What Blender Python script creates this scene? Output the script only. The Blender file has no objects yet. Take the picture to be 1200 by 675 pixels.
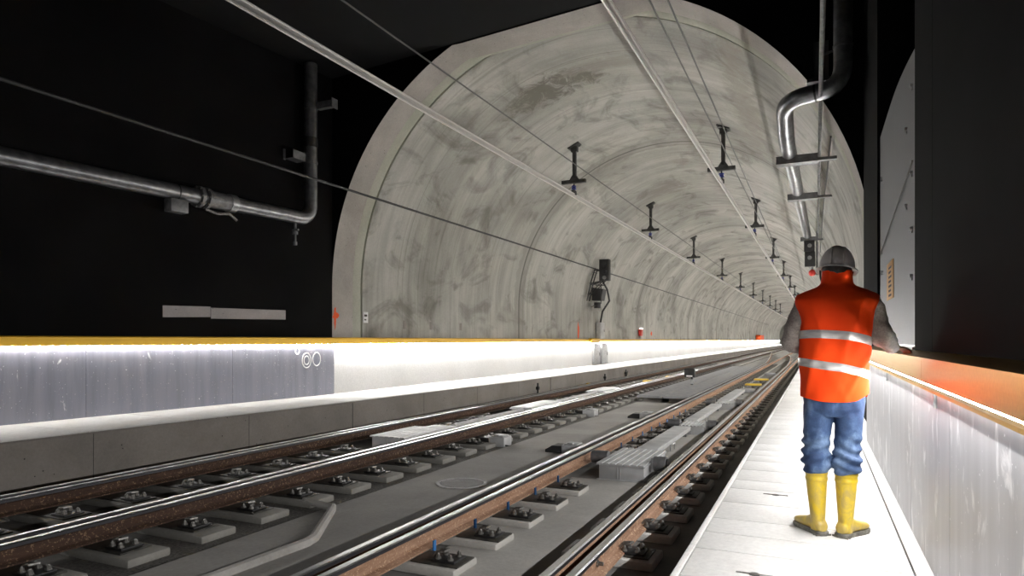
import bpy, bmesh, math, random
from mathutils import Vector, Matrix, noise
random.seed(7)
PI = math.pi
C = bpy.context.scene.collection
sc = bpy.context.scene

# ------------------------------------------------------------------ materials
def mat(name, col, rough=0.6, metal=0.0, emit=None, estr=0.0, spec=None):
    m = bpy.data.materials.new(name); m.use_nodes = True
    b = m.node_tree.nodes['Principled BSDF']
    b.inputs['Base Color'].default_value = (*col, 1)
    b.inputs['Roughness'].default_value = rough
    b.inputs['Metallic'].default_value = metal
    if spec is not None: b.inputs['Specular IOR Level'].default_value = spec
    if emit:
        b.inputs['Emission Color'].default_value = (*emit, 1)
        b.inputs['Emission Strength'].default_value = estr
        m.cycles.emission_sampling = 'FRONT' if 'strip' in name else 'AUTO'
    return m
class NT:
    def __init__(s, m): s.t = m.node_tree; s.n = s.t.nodes; s.l = s.t.links; s.b = s.n['Principled BSDF']
    def new(s, t, **kw):
        n = s.n.new(t)
        for k, v in kw.items(): setattr(n, k, v)
        return n
    def link(s, a, b): s.l.new(a, b)
    def coord(s, kind='Object', scale=(1, 1, 1), loc=(0, 0, 0)):
        tc = s.new('ShaderNodeTexCoord'); mp = s.new('ShaderNodeMapping')
        mp.inputs['Scale'].default_value = scale; mp.inputs['Location'].default_value = loc
        s.link(tc.outputs[kind], mp.inputs['Vector']); return mp.outputs['Vector']
    def noise(s, vec, scale, detail=5, rough=0.55, dist=0.0):
        n = s.new('ShaderNodeTexNoise')
        n.inputs['Scale'].default_value = scale; n.inputs['Detail'].default_value = detail
        n.inputs['Roughness'].default_value = rough; n.inputs['Distortion'].default_value = dist
        s.link(vec, n.inputs['Vector']); return n.outputs['Fac']
    def ramp(s, fac, stops):
        r = s.new('ShaderNodeValToRGB'); e = r.color_ramp.elements
        while len(e) < len(stops): e.new(0.5)
        for i, (p, c) in enumerate(stops):
            e[i].position = p; e[i].color = (*c, 1) if len(c) == 3 else c
        s.link(fac, r.inputs['Fac']); return r.outputs['Color']
    def mix(s, a, b, fac, mode='MIX'):
        n = s.new('ShaderNodeMix', data_type='RGBA', blend_type=mode)
        for sock, v in ((n.inputs[6], a), (n.inputs[7], b), (n.inputs[0], fac)):
            if hasattr(v, 'is_output'): s.link(v, sock)
            elif isinstance(v, (int, float)): sock.default_value = v
            else: sock.default_value = (*v, 1)
        return n.outputs[2]
    def math(s, op, a, b=None, c=None):
        n = s.new('ShaderNodeMath', operation=op)
        for i, v in enumerate((a, b, c)):
            if v is None: continue
            if hasattr(v, 'is_output'): s.link(v, n.inputs[i])
            else: n.inputs[i].default_value = v
        return n.outputs[0]
    def col(s, v): s.link(v, s.b.inputs['Base Color'])
    def bump(s, h, strength=0.3, dist=0.01):
        n = s.new('ShaderNodeBump'); n.inputs['Strength'].default_value = strength; n.inputs['Distance'].default_value = dist
        s.link(h, n.inputs['Height']); s.link(n.outputs['Normal'], s.b.inputs['Normal'])
def speckled(name, c1, c2, scale, rough=0.8, metal=0.0, lo=0.35, hi=0.65, bump=0.0, coord_scale=(1, 1, 1), detail=6):
    m = mat(name, c1, rough, metal); t = NT(m)
    f = t.noise(t.coord('Object', coord_scale), scale, detail)
    t.col(t.ramp(f, [(lo, c1), (hi, c2)]))
    if bump: t.bump(f, bump)
    return m

def concrete(name, c1, c2, pit=(0.1, 0.1, 0.1), scale=1.2, pits=True, rough=0.85):
    m = mat(name, c1, rough); t = NT(m); v = t.coord()
    f = t.noise(v, scale, 8, 0.6, 0.3); g = t.noise(v, 26, 4, 0.7)
    c = t.ramp(f, [(0.32, c1), (0.68, c2)])
    c = t.mix(c, (0.5, 0.5, 0.5), 0.0)
    c2n = t.mix(c, t.ramp(g, [(0.3, (0.75, 0.75, 0.75)), (0.7, (1.1, 1.1, 1.1))]), 0.5, 'MULTIPLY')
    if pits:
        vo = t.new('ShaderNodeTexVoronoi'); vo.inputs['Scale'].default_value = 9.0; t.link(v, vo.inputs['Vector'])
        k = t.math('LESS_THAN', vo.outputs['Distance'], 0.085)
        k2 = t.math('GREATER_THAN', t.noise(v, 3.1, 2), 0.5)
        c2n = t.mix(c2n, pit, t.math('MULTIPLY', k, k2))
    t.col(c2n); t.bump(g, 0.25, 0.01)
    return m

M = {}
HALL, TUN, TUNR, RIGHT, RDOWN, LED, TUND = 210.0, 530.0, 360.0, 960.0, 9.0, 85.0, 330.0
M['black_wall'] = speckled('black wall coating', (0.002, 0.002, 0.0022), (0.0042, 0.0042, 0.0045), 0.5, 0.6)
for k_ in ('black_wall',): M[k_].node_tree.nodes['Principled BSDF'].inputs['Specular IOR Level'].default_value = 0.05
M['black_panel'] = speckled('black wall sheet', (0.0036, 0.0036, 0.004), (0.0085, 0.0082, 0.0084), 0.9, 0.8, lo=0.3, hi=0.8)
M['black_panel'].node_tree.nodes['Principled BSDF'].inputs['Specular IOR Level'].default_value = 0.05
M['charcoal_ceiling'] = mat('charcoal ceiling', (0.011, 0.011, 0.0115), 0.9, spec=.1)
M['ring'] = concrete('portal concrete', (0.36, 0.33, 0.30), (0.50, 0.465, 0.43), (0.1, 0.09, 0.08), 1.0)
M['ring_green'] = concrete('portal bevel concrete', (0.42, 0.43, 0.35), (0.52, 0.52, 0.44), pits=False)
M['kerb'] = concrete('platform edge concrete', (0.23, 0.21, 0.19), (0.33, 0.30, 0.275), (0.05, 0.045, 0.04), 0.9)
M['strip'] = concrete('bare concrete strip', (0.40, 0.37, 0.36), (0.50, 0.46, 0.45), (0.12, 0.11, 0.1), 1.5)
M['bed'] = concrete('track bed concrete', (0.15, 0.145, 0.138), (0.25, 0.24, 0.225), (0.07, 0.07, 0.07), 0.8, pits=False)
M['slab'] = concrete('pale track slab', (0.27, 0.26, 0.245), (0.40, 0.385, 0.36), (0.08, 0.08, 0.08), 0.7, pits=False)
M['gravel_shade'] = speckled('coarse dark screed and rail shade', (0.075, 0.072, 0.066), (0.19, 0.18, 0.165), 38, 0.95, bump=0.4)  # screed, also used as painted rail shade beside the right track
M['slab_light'] = concrete('pale crib slab', (0.36, 0.35, 0.33), (0.50, 0.485, 0.455), (0.08, 0.08, 0.08), 0.9, pits=False)
M['pad'] = concrete('fastener pad concrete', (0.36, 0.35, 0.325), (0.52, 0.50, 0.47), pits=False, scale=2)
M['walk'] = concrete('white walkway concrete', (0.62, 0.615, 0.60), (0.75, 0.745, 0.73), pits=False, scale=0.9)
M['bench'] = concrete('white bench wall', (0.74, 0.74, 0.74), (0.82, 0.82, 0.82), pits=False, scale=0.6)
M['joint'] = mat('joint filler', (0.07, 0.065, 0.06), 0.9)
M['steel'] = mat('dark steel', (0.05, 0.05, 0.052), 0.5, 0.7)
M['dark'] = mat('black plastic', (0.012, 0.012, 0.012), 0.5)
M['bolt'] = speckled('bolt steel', (0.17, 0.165, 0.155), (0.34, 0.33, 0.31), 30, 0.45, 0.8)
M['plate'] = speckled('oily base plate', (0.03, 0.03, 0.028), (0.085, 0.08, 0.07), 12, 0.55, 0.4)
M['blueplate'] = mat('blue painted plate', (0.03, 0.05, 0.16), 0.5)
M['bluetag'] = mat('blue tag plastic', (0.03, 0.16, 0.42), 0.5)
M['polish'] = speckled('polished rail head', (0.66, 0.66, 0.67), (0.8, 0.8, 0.81), 6, 0.28, 1.0, coord_scale=(20, 0.3, 1))
M['headside'] = mat('dull head steel', (0.09, 0.09, 0.10), 0.4, 0.8)
M['galv'] = speckled('galvanised steel', (0.34, 0.345, 0.35), (0.50, 0.505, 0.51), 14, 0.42, 0.75)
M['galvdull'] = speckled('dull zinc steel', (0.17, 0.17, 0.175), (0.27, 0.27, 0.275), 10, 0.5, 0.6)
M['greybox'] = speckled('grey painted box', (0.42, 0.425, 0.43), (0.54, 0.545, 0.55), 4, 0.5, 0.1)
M['whitecover'] = speckled('white ribbed cover', (0.62, 0.62, 0.63), (0.74, 0.74, 0.75), 6, 0.55)
M['coverslab'] = speckled('grey trough cover', (0.25, 0.25, 0.26), (0.35, 0.35, 0.355), 5, 0.7)
M['duct'] = concrete('cement duct', (0.34, 0.33, 0.31), (0.46, 0.44, 0.42), pits=False, scale=3)
M['pipe'] = speckled('pipe zinc', (0.20, 0.203, 0.21), (0.34, 0.345, 0.36), 7, 0.36, 0.85)
M['yellow'] = mat('yellow rail sheet', (0.72, 0.42, 0.02), 0.4, 0.25)
M['brass'] = None
M['alu'] = mat('aluminium bar', (0.88, 0.86, 0.84), 0.38, 0.7)
M['aludark'] = mat('bar flange shade alloy', (0.24, 0.24, 0.235), 0.45, 0.7)
M['cable'] = mat('black cable', (0.02, 0.02, 0.02), 0.55)
M['greycable'] = mat('grey cable', (0.16, 0.16, 0.155), 0.6, 0.3)
M['support'] = speckled('support steel', (0.045, 0.045, 0.043), (0.09, 0.09, 0.085), 9, 0.55, 0.4)
M['blue'] = mat('blue insulator', (0.02, 0.03, 0.22), 0.35)
M['led'] = mat('led diode', (1, 1, 1), 0.3, 0, (1.0, 0.985, 0.96), LED)
M['strip_hall'] = mat('hall led strip', (1, 1, 1), 0.3, 0, (1.0, 0.985, 0.97), HALL)
M['strip_tunnel'] = mat('tunnel led strip', (1, 1, 1), 0.3, 0, (1.0, 0.98, 0.95), TUN)
M['strip_down'] = mat('downward led strip', (1, 1, 1), 0.3, 0, (1.0, 0.98, 0.95), TUND)
M['strip_tunnel_right'] = mat('right tunnel led strip', (1, 1, 1), 0.3, 0, (1.0, 0.98, 0.95), TUNR)
M['strip_right_down'] = mat('right hall lower led strip', (1, 1, 1), 0.3, 0, (1.0, 0.985, 0.97), RDOWN)
M['strip_right'] = mat('right hall led strip', (1, 1, 1), 0.3, 0, (1.0, 0.985, 0.97), RIGHT)
M['lampglow'] = mat('lit white lamp', (1, 1, 1), 0.3, 0, (1, 0.97, 0.92), 1.6)
M['red'] = mat('red plastic', (0.55, 0.03, 0.02), 0.45)
M['spray'] = mat('orange spray paint', (0.85, 0.11, 0.02), 0.7)
M['balise'] = mat('yellow balise', (0.80, 0.55, 0.08), 0.5)
M['cabinet'] = speckled('light grey cabinet', (0.45, 0.45, 0.445), (0.58, 0.58, 0.57), 5, 0.55)
M['whitelabel'] = mat('white label', (0.8, 0.8, 0.8), 0.5)
M['ink'] = mat('dark print', (0.06, 0.05, 0.04), 0.7)
M['signorange'] = mat('ochre label', (0.62, 0.33, 0.10), 0.6)

def rust_mat(name, a, b, c):
    m = mat(name, a, 0.85); t = NT(m); v = t.coord('Object', (1, 1, 1))
    f = t.noise(t.coord('Object', (14, 1.6, 14)), 1.3, 7, 0.75); g = t.noise(v, 38, 3, 0.7)
    col = t.ramp(f, [(0.3, a), (0.7, b)])
    col = t.mix(col, c, t.ramp(g, [(0.57, (0, 0, 0)), (0.64, (1, 1, 1))]))
    t.col(col); return m
M['rust_light'] = rust_mat('rusty rail web', (0.20, 0.10, 0.055), (0.40, 0.25, 0.165), (0.56, 0.38, 0.25))
M['rust_dark'] = rust_mat('dark rusty rail web', (0.038, 0.018, 0.011), (0.085, 0.043, 0.027), (0.27, 0.18, 0.11))

def metal_panel(name, c1, c2, marks, rough, lo=.66):
    m = mat(name, c1, rough, 0.75); t = NT(m)
    f = t.noise(t.coord('Object', (3, 3, 0.25)), 2.2, 6, 0.6)
    c = t.ramp(f, [(0.3, c1), (0.7, c2)])
    g = t.noise(t.coord('Object', (2.2, 2.2, 0.9)), 2.6, 7, 0.62, 0.6)
    h = t.noise(t.coord('Object', (1, 1, 1)), 42, 2, 0.5)
    k = t.ramp(g, [(lo, (0, 0, 0)), (lo + .08, (.8, .8, .8))])
    k2 = t.ramp(h, [(0.71, (0, 0, 0)), (0.74, (1, 1, 1))])
    c = t.mix(c, marks, k); c = t.mix(c, marks, k2)
    t.col(c)
    r = t.math('MULTIPLY_ADD', f, 0.25, rough - 0.1); t.link(r, t.b.inputs['Roughness'])
    return m
M['panel_right'] = metal_panel('scuffed zinc panel', (0.40, 0.40, 0.42), (0.55, 0.55, 0.57), (0.84, 0.84, 0.85), 0.45, .57)
M['panel_left'] = metal_panel('lavender zinc panel', (0.18, 0.185, 0.225), (0.27, 0.275, 0.325), (0.8, 0.8, 0.84), 0.48)
M['panel_recess'] = metal_panel('grey metal sheet', (0.15, 0.155, 0.17), (0.22, 0.225, 0.24), (0.28, 0.28, 0.29), 0.45)

def brass_mat():
    m = mat('brushed yellow sheet', (0.75, 0.42, 0.08), 0.3, 1.0); t = NT(m)
    f = t.noise(t.coord('Object', (60, 1.5, 60)), 2, 4)
    g = t.noise(t.coord('Object', (1, 1, 1)), 60, 3)
    t.col(t.ramp(g, [(0.3, (0.46, 0.25, 0.02)), (0.7, (0.53, 0.30, 0.028))]))
    r = t.math('MULTIPLY_ADD', f, 0.05, 0.29); t.link(r, t.b.inputs['Roughness'])
    return m
M['brass'] = brass_mat()

TCX, TCZ, TR = -4.5, 2.4, 5.3
J0, JP = 22.0, 17.4
def lining_mat():
    # UV: u = distance along the tunnel (m), v = distance round the arch (m)
    m = mat('stained tunnel concrete', (0.4, 0.39, 0.36), 0.85); t = NT(m)
    def uv(sc_, loc=(0, 0, 0)):
        tc = t.new('ShaderNodeTexCoord'); mp = t.new('ShaderNodeMapping')
        mp.inputs['Scale'].default_value = sc_; mp.inputs['Location'].default_value = loc
        t.link(tc.outputs['UV'], mp.inputs['Vector']); return mp.outputs['Vector']
    base = t.noise(uv((0.35, 0.25, 1)), 1.0, 7, 0.6, 0.4)
    col = t.ramp(base, [(0.3, (0.27, 0.262, 0.235)), (0.5, (0.44, 0.43, 0.395)), (0.70, (0.60, 0.588, 0.55))])
    streak = t.noise(uv((2.6, 0.22, 1)), 1.3, 6, 0.6, 0.5)          # streaks that run round the arch
    col = t.mix(col, t.ramp(streak, [(0.35, (0.70, 0.70, 0.68)), (0.6, (1.04, 1.04, 1.04))]), 0.6, 'MULTIPLY')
    blot = t.noise(uv((0.5, 0.8, 1), (9, 4, 0)), 1.1, 8, 0.62, 1.2)
    col = t.mix(col, t.ramp(blot, [(0.33, (0.42, 0.41, 0.38)), (0.48, (1, 1, 1))]), 0.75, 'MULTIPLY')
    fine = t.noise(uv((1, 1, 1)), 16, 4, 0.7)
    col = t.mix(col, t.ramp(fine, [(0.3, (0.86, 0.86, 0.86)), (0.7, (1.08, 1.08, 1.08))]), 0.6, 'MULTIPLY')
    sep = t.new('ShaderNodeSeparateXYZ'); t.link(uv((1, 1, 1)), sep.inputs[0])
    u, v = sep.outputs[0], sep.outputs[1]
    def line(period, off, half, col, c, strength, wob=0.02):
        w = t.math('MULTIPLY_ADD', t.noise(uv((0.5, 2, 1)), 1.5, 3), wob, -wob / 2)
        uu = t.math('ADD', u, w)
        ph = t.math('PINGPONG', t.math('ADD', uu, -off), period / 2)
        k = t.math('LESS_THAN', ph, half)
        return t.mix(col, c, t.math('MULTIPLY', k, strength)), ph
    col, ph = line(JP, J0, 0.45, col, (0.26, 0.25, 0.22), 0.45, 0.5)   # damp band beside each ring joint
    col, ph1 = line(JP, J0, 0.05, col, (0.11, 0.105, 0.09), 0.9)
    col, ph2 = line(JP, J0 + 0.35, 0.02, col, (0.2, 0.19, 0.17), 0.6)
    col, ph3 = line(JP / 7, J0, 0.014, col, (0.2, 0.19, 0.17), 0.45)
    # repair patches, and wire shadows painted as smears, with an edge of their own
    def patch(cu, cv, ru, rv, col, c, s, seed):
        du = t.math('DIVIDE', t.math('ADD', u, -cu), ru); dv = t.math('DIVIDE', t.math('ADD', v, -cv), rv)
        r = t.math('ADD', t.math('POWER', t.math('ABSOLUTE', du), 2.0), t.math('POWER', t.math('ABSOLUTE', dv), 2.0))
        n = t.noise(uv((1, 1, 1), (seed, seed, 0)), 1.9, 8, 0.75, 1.4)
        r = t.math('ADD', r, t.math('MULTIPLY_ADD', n, 4.2, -2.1))
        k = t.ramp(r, [(0.25, (1, 1, 1)), (0.60, (.45, .45, .45)), (0.95, (0, 0, 0))])
        return t.mix(col, c, t.math('MULTIPLY', k, s))
    col = patch(15.5, 9.85, 0.8, 1.5, col, (0.15, 0.14, 0.115), 0.9, 3)
    col = patch(15.1, 8.3, 0.35, 1.6, col, (0.30, 0.28, 0.24), 0.6, 11)
    col = patch(27.9, 9.4, 1.3, 0.9, col, (0.24, 0.22, 0.19), 0.7, 21)
    col = patch(24.5, 8.3, 0.8, 0.5, col, (0.30, 0.27, 0.23), 0.6, 31)
    col = patch(17.0, 5.2, 5.0, 0.5, col, (0.27, 0.245, 0.2), 0.6, 41)  # shadow of the overhead wires painted as a long smear
    col = patch(30.0, 4.8, 7.0, 0.4, col, (0.27, 0.245, 0.2), 0.5, 51)  # the same painted wire shadow, deeper in the tunnel
    # water-drip lines down the lower walls
    drip = t.noise(uv((5.5, 0.12, 1)), 1.2, 3, 0.6)
    low = t.ramp(t.math('ABSOLUTE', t.math('ADD', v, -8.3)), [(0.0, (0, 0, 0)), (1.0, (1, 1, 1))])
    col = t.mix(col, t.ramp(drip, [(0.30, (0.55, 0.54, 0.5)), (0.42, (1, 1, 1))]), 0.5, 'MULTIPLY')
    t.col(col)
    h = t.mix(fine, (0, 0, 0), t.math('LESS_THAN', ph1, 0.05))
    t.bump(h, 0.35, 0.02)
    return m
M['lining'] = lining_mat()

# ------------------------------------------------------------------ mesh builder
class MB:
    def __init__(s): s.v = []; s.f = []; s.m = []
    def add(s, vs, fs, mi=0):
        o = len(s.v); s.v += [tuple(p) for p in vs]
        for f in fs: s.f.append(tuple(o + i for i in f)); s.m.append(mi)
        return s
    def box(s, x0, x1, y0, y1, z0, z1, mi=0, ch=0.0):
        if ch <= 0:
            vs = [(x0, y0, z0), (x1, y0, z0), (x1, y1, z0), (x0, y1, z0), (x0, y0, z1), (x1, y0, z1), (x1, y1, z1), (x0, y1, z1)]
            fs = [(0, 3, 2, 1), (4, 5, 6, 7), (0, 1, 5, 4), (1, 2, 6, 5), (2, 3, 7, 6), (3, 0, 4, 7)]
            return s.add(vs, fs, mi)
        bm = bmesh.new()
        bmesh.ops.create_cube(bm, size=1)
        for v in bm.verts:
            v.co = Vector(((x0 + x1) / 2 + v.co.x * (x1 - x0), (y0 + y1) / 2 + v.co.y * (y1 - y0), (z0 + z1) / 2 + v.co.z * (z1 - z0)))
        bmesh.ops.bevel(bm, geom=bm.edges[:], offset=ch, segments=2, affect='EDGES', profile=0.5)
        bm.verts.index_update()
        s.add([v.co.copy() for v in bm.verts], [[v.index for v in f.verts] for f in bm.faces], mi); bm.free()
        return s
    def prism(s, prof, y0, y1, mi=0, axis='Y', mis=None):
        n = len(prof)
        def P(a, b, t):
            return (a, t, b) if axis == 'Y' else ((t, a, b) if axis == 'X' else (a, b, t))
        vs = [P(a, b, y0) for a, b in prof] + [P(a, b, y1) for a, b in prof]
        o = len(s.v); s.v += vs
        for i in range(n):
            j = (i + 1) % n
            s.f.append((o + i, o + j, o + n + j, o + n + i)); s.m.append(mis[i] if mis else mi)
        s.f.append(tuple(o + i for i in reversed(range(n)))); s.m.append(mi)
        s.f.append(tuple(o + n + i for i in range(n))); s.m.append(mi)
        return s
    def rings(s, rings, mi=0, cap=True, closed=True):
        n = len(rings[0]); o = len(s.v)
        for r in rings: s.v += [tuple(p) for p in r]
        for k in range(len(rings) - 1):
            for i in range(n if closed else n - 1):
                j = (i + 1) % n
                s.f.append((o + k * n + i, o + k * n + j, o + (k + 1) * n + j, o + (k + 1) * n + i)); s.m.append(mi)
        if cap and closed:
            s.f.append(tuple(o + i for i in reversed(range(n)))); s.m.append(mi)
            e = o + (len(rings) - 1) * n
            s.f.append(tuple(e + i for i in range(n))); s.m.append(mi)
        return s
    def tube(s, pts, r, seg=10, mi=0, cap=True):
        pts = [Vector(p) for p in pts]; rs = r if isinstance(r, (list, tuple)) else [r] * len(pts)
        T = []
        for i in range(len(pts)):
            a = pts[max(i - 1, 0)]; b = pts[min(i + 1, len(pts) - 1)]; T.append((b - a).normalized())
        up = Vector((0, 0, 1)) if abs(T[0].z) < 0.9 else Vector((1, 0, 0))
        nrm = (up - T[0] * up.dot(T[0])).normalized(); R = []
        for i, p in enumerate(pts):
            nrm = (nrm - T[i] * nrm.dot(T[i])).normalized(); bi = T[i].cross(nrm)
            R.append([p + (nrm * math.cos(2 * PI * k / seg) + bi * math.sin(2 * PI * k / seg)) * rs[i] for k in range(seg)])
        return s.rings(R, mi, cap)
    def cyl(s, c, r, h, seg=16, mi=0, axis='Z', r2=None):
        c = Vector(c); d = {'X': Vector((1, 0, 0)), 'Y': Vector((0, 1, 0)), 'Z': Vector((0, 0, 1))}[axis]
        return s.tube([c, c + d * h], [r, r2 if r2 is not None else r], seg, mi)
    def ball(s, c, r, seg=14, rg=8, mi=0, sc_=(1, 1, 1)):
        c = Vector(c); R = []
        for i in range(rg + 1):
            a = -PI / 2 + PI * i / rg; a = max(-PI / 2 + 0.02, min(PI / 2 - 0.02, a))
            R.append([c + Vector((math.cos(a) * math.cos(2 * PI * k / seg) * r * sc_[0], math.cos(a) * math.sin(2 * PI * k / seg) * r * sc_[1], math.sin(a) * r * sc_[2])) for k in range(seg)])
        return s.rings(R, mi)
    def build(s, name, mats, parent=None, smooth=35, loc=None, raw=False):
        me = bpy.data.meshes.new(name); me.from_pydata(s.v, [], s.f)
        for m in (mats if isinstance(mats, (list, tuple)) else [mats]): me.materials.append(m)
        me.polygons.foreach_set('material_index', s.m)
        if not raw: bm = bmesh.new(); bm.from_mesh(me); bmesh.ops.recalc_face_normals(bm, faces=bm.faces[:]); bm.to_mesh(me); bm.free()
        if smooth:
            me.polygons.foreach_set('use_smooth', [True] * len(me.polygons))
            me.set_sharp_from_angle(angle=math.radians(smooth))
        me.update()
        o = bpy.data.objects.new(name, me); C.objects.link(o)
        if parent: o.parent = parent
        if loc: o.location = loc
        return o
def tag(o, label, cat, group=None, kind=None):
    o['label'] = label; o['category'] = cat
    if group: o['group'] = group
    if kind: o['kind'] = kind
    return o
def thing(name, label, cat, loc=(0, 0, 0), group=None, rz=0):
    o = bpy.data.objects.new(name, None); C.objects.link(o); o.location = loc; o.rotation_euler = (0, 0, rz)
    o.empty_display_size = 0.1
    return tag(o, label, cat, group)
def struct(o, label, cat):
    o['kind'] = 'structure'; o['label'] = label; o['category'] = cat; return o
def copy_tree(o, parent=None):
    c = o.copy(); C.objects.link(c)
    if parent: c.parent = parent
    for ch in [x for x in o.children]: copy_tree(ch, c)
    return c
def arc(c, r, a0, a1, n, ax1, ax2):
    c = Vector(c); ax1 = Vector(ax1); ax2 = Vector(ax2)
    return [c + (ax1 * math.cos(a0 + (a1 - a0) * i / n) + ax2 * math.sin(a0 + (a1 - a0) * i / n)) * r for i in range(n + 1)]

PY = 11.8          # plane of the tunnel mouth
END = 210.0        # far end of the modelled tunnel
BED = -0.66

# ------------------------------------------------------------------ the setting
def profile(r, chord=False, zbot=-0.66, n=72):
    """half circle on vertical legs; list of (x, z, arc) from the right foot over the crown to the left foot"""
    P = [(TCX + r, zbot), (TCX + r, 1.2)]
    out = [(x, z) for x, z in P]
    for i in range(n + 1):
        a = PI * i / n
        out.append((TCX + r * math.cos(a), TCZ + r * math.sin(a)))
    out += [(TCX - r, 1.2), (TCX - r, zbot)]
    if chord:
        q = []
        for x, z in out:
            if -6.6 < x < -2.2: z = min(z, 7.22 + (x + 6.3) * 0.066)
            q.append((x, z))
        out = q
    s = 0; res = []
    for i, (x, z) in enumerate(out):
        a = math.atan2(z - TCZ, x - TCX)
        if x > TCX and z < TCZ: v = -(TCZ - z)
        elif x < TCX and z < TCZ: v = PI * TR + (TCZ - z)
        else: v = a * TR
        res.append((x, z, v))
    return res
def sweep_profile(name, stations, m, smooth=40, zb=-0.66):
    """stations: (y, radius, chord)"""
    vs, fs, uvs = [], [], []
    rows = [profile(r, ch, zb) for y, r, ch in stations]
    n = len(rows[0])
    for (y, r, ch), row in zip(stations, rows):
        for x, z, v in row: vs.append((x, y, z)); uvs.append((y, v))
    for k in range(len(stations) - 1):
        for i in range(n - 1):
            fs.append((k * n + i, (k + 1) * n + i, (k + 1) * n + i + 1, k * n + i + 1))
    me = bpy.data.meshes.new(name); me.from_pydata(vs, [], fs); me.materials.append(m)
    ul = me.uv_layers.new(name='UVMap')
    for p in me.polygons:
        for li in p.loop_indices: ul.data[li].uv = uvs[me.loops[li].vertex_index]
    me.polygons.foreach_set('use_smooth', [True] * len(me.polygons)); me.set_sharp_from_angle(angle=math.radians(smooth))
    o = bpy.data.objects.new(name, me); C.objects.link(o); return o
ys = [12.88] + [13 + 2.0 * i for i in range(int((END - 13) / 2) + 1)]
struct(sweep_profile('wall_tunnel', [(y, TR, False) for y in ys], M['lining']), 'stained grey concrete lining of the vaulted rail tunnel', 'tunnel wall')
struct(sweep_profile('trim_1', [(PY, TR + 0.0, True), (PY + 0.72, TR + 0.0, True)], M['ring']), 'pinkish grey concrete ring round the tunnel mouth', 'tunnel ring')
struct(sweep_profile('trim_2', [(PY + 0.72, TR, True), (PY + 0.80, TR - 0.02, True), (PY + 1.0, TR - 0.01, False), (PY + 1.04, TR + 0.10, False), (PY + 1.08, TR + 0.10, False), (PY + 1.08, TR, False)], M['ring_green']), 'pale green concrete bevel just inside the tunnel mouth', 'tunnel ring')
# black face round the mouth
b = MB(); pr = profile(TR, True)
outer = []
for x, z, v in pr:
    d = Vector((x - TCX, max(z, TCZ) - TCZ)); 
    k = 2.4 / max(d.length, 1e-3) 
    outer.append((x + d.x * k, z + (d.y * k if z > TCZ else 0)))
n = len(pr)
b.add([(x, PY, z) for x, z, v in pr] + [(x, PY, z) for x, z in outer] + [(x, PY + 0.3, z) for x, z in outer],
      [(i, i + 1, n + i + 1, n + i) for i in range(n - 1)] + [(n + i, n + i + 1, 2 * n + i + 1, 2 * n + i) for i in range(n - 1)])
struct(b.build('wall_back', M['black_wall'], smooth=0), 'black coated end wall of the hall round the tunnel mouth', 'wall')
# tunnel end
b = MB(); b.box(-12, 3, END, END + 0.3, -1, 8); struct(b.build('wall_far', M['lining'], smooth=0), 'far end of the tunnel', 'wall')

def LW(y):  # left hall wall, drifting in towards the tunnel
    return -10.55 + (y - 4.0) * (0.75 / 7.8)
b = MB()
xa, xb = LW(-6), LW(PY)
b.add([(xa, -6, 0.0), (xb, PY, 0.0), (xb, PY, 9), (xa, -6, 9), (xa - .3, -6, 0.0), (xb - .3, PY, 0.0), (xb - .3, PY, 9), (xa - .3, -6, 9)],
      [(0, 1, 2, 3), (4, 7, 6, 5), (0, 3, 7, 4), (1, 5, 6, 2), (3, 2, 6, 7), (0, 4, 5, 1)])
struct(b.build('wall_left', M['black_panel'], smooth=0), 'black coated left wall of the hall', 'wall')
# ceiling, rising slightly to the right
b = MB()
def cz(x): return 7.25 + (x + 6.3) * 0.066
b.add([(-14, -6, cz(-14)), (3, -6, cz(3)), (3, PY - .002, cz(3)), (-14, PY - .002, cz(-14)), (-14, -6, 9), (3, -6, 9), (3, PY - .002, 9), (-14, PY - .002, 9)],
      [(0, 1, 2, 3), (4, 7, 6, 5), (0, 4, 5, 1), (1, 5, 6, 2), (2, 6, 7, 3), (3, 7, 4, 0)])
struct(b.build('ceiling', M['charcoal_ceiling'], smooth=0), 'charcoal ceiling of the dark hall', 'ceiling')
b = MB(); b.box(-14, 3, -6.3, -6, -1, 9); struct(b.build('wall_rear', M['black_wall'], smooth=0), 'black wall behind the viewer', 'wall')

# track bed
b = MB(); b.box(-9.2, 1.5, -6, END, BED - 0.3, BED); struct(b.build('floor', M['bed'], smooth=0), 'grey concrete track bed', 'floor')
b = MB()
b.box(-4.86, -3.52, -6, 19.5, BED, BED + 0.035, ch=0.008); b.box(-4.86, -3.52, 45, END, BED, BED + 0.035)
struct(b.build('floor_slab', M['slab'], smooth=20), 'pale concrete slab between the two tracks', 'floor')
b = MB()
b.box(-3.0, -1.98, -6, 4.35, BED, BED + 0.02, ch=0.006); b.box(-3.0, -1.98, 4.5, 8.5, BED, BED + 0.02, ch=0.006); b.box(-2.4, -1.9, 9.9, 26, BED, BED + 0.02)
b.box(-3.0, -1.98, 8.5, 9.9, BED - .1, BED - 0.01)
struct(b.build('floor_panel', M['slab_light'], smooth=20), 'pale concrete panel between the rails of the right track', 'floor')
b = MB(); b.box(-5.72, -4.88, -6, 120, BED, BED + 0.006); b.box(-3.50, -3.32, -6, 60, BED, BED + .006)  # second strip: the rail's shade painted as a dark band
struct(b.build('floor_screed_shade', M['gravel_shade'], smooth=0), 'coarse dark screed beside the left track, with painted rail shade by the right track', 'floor')

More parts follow.
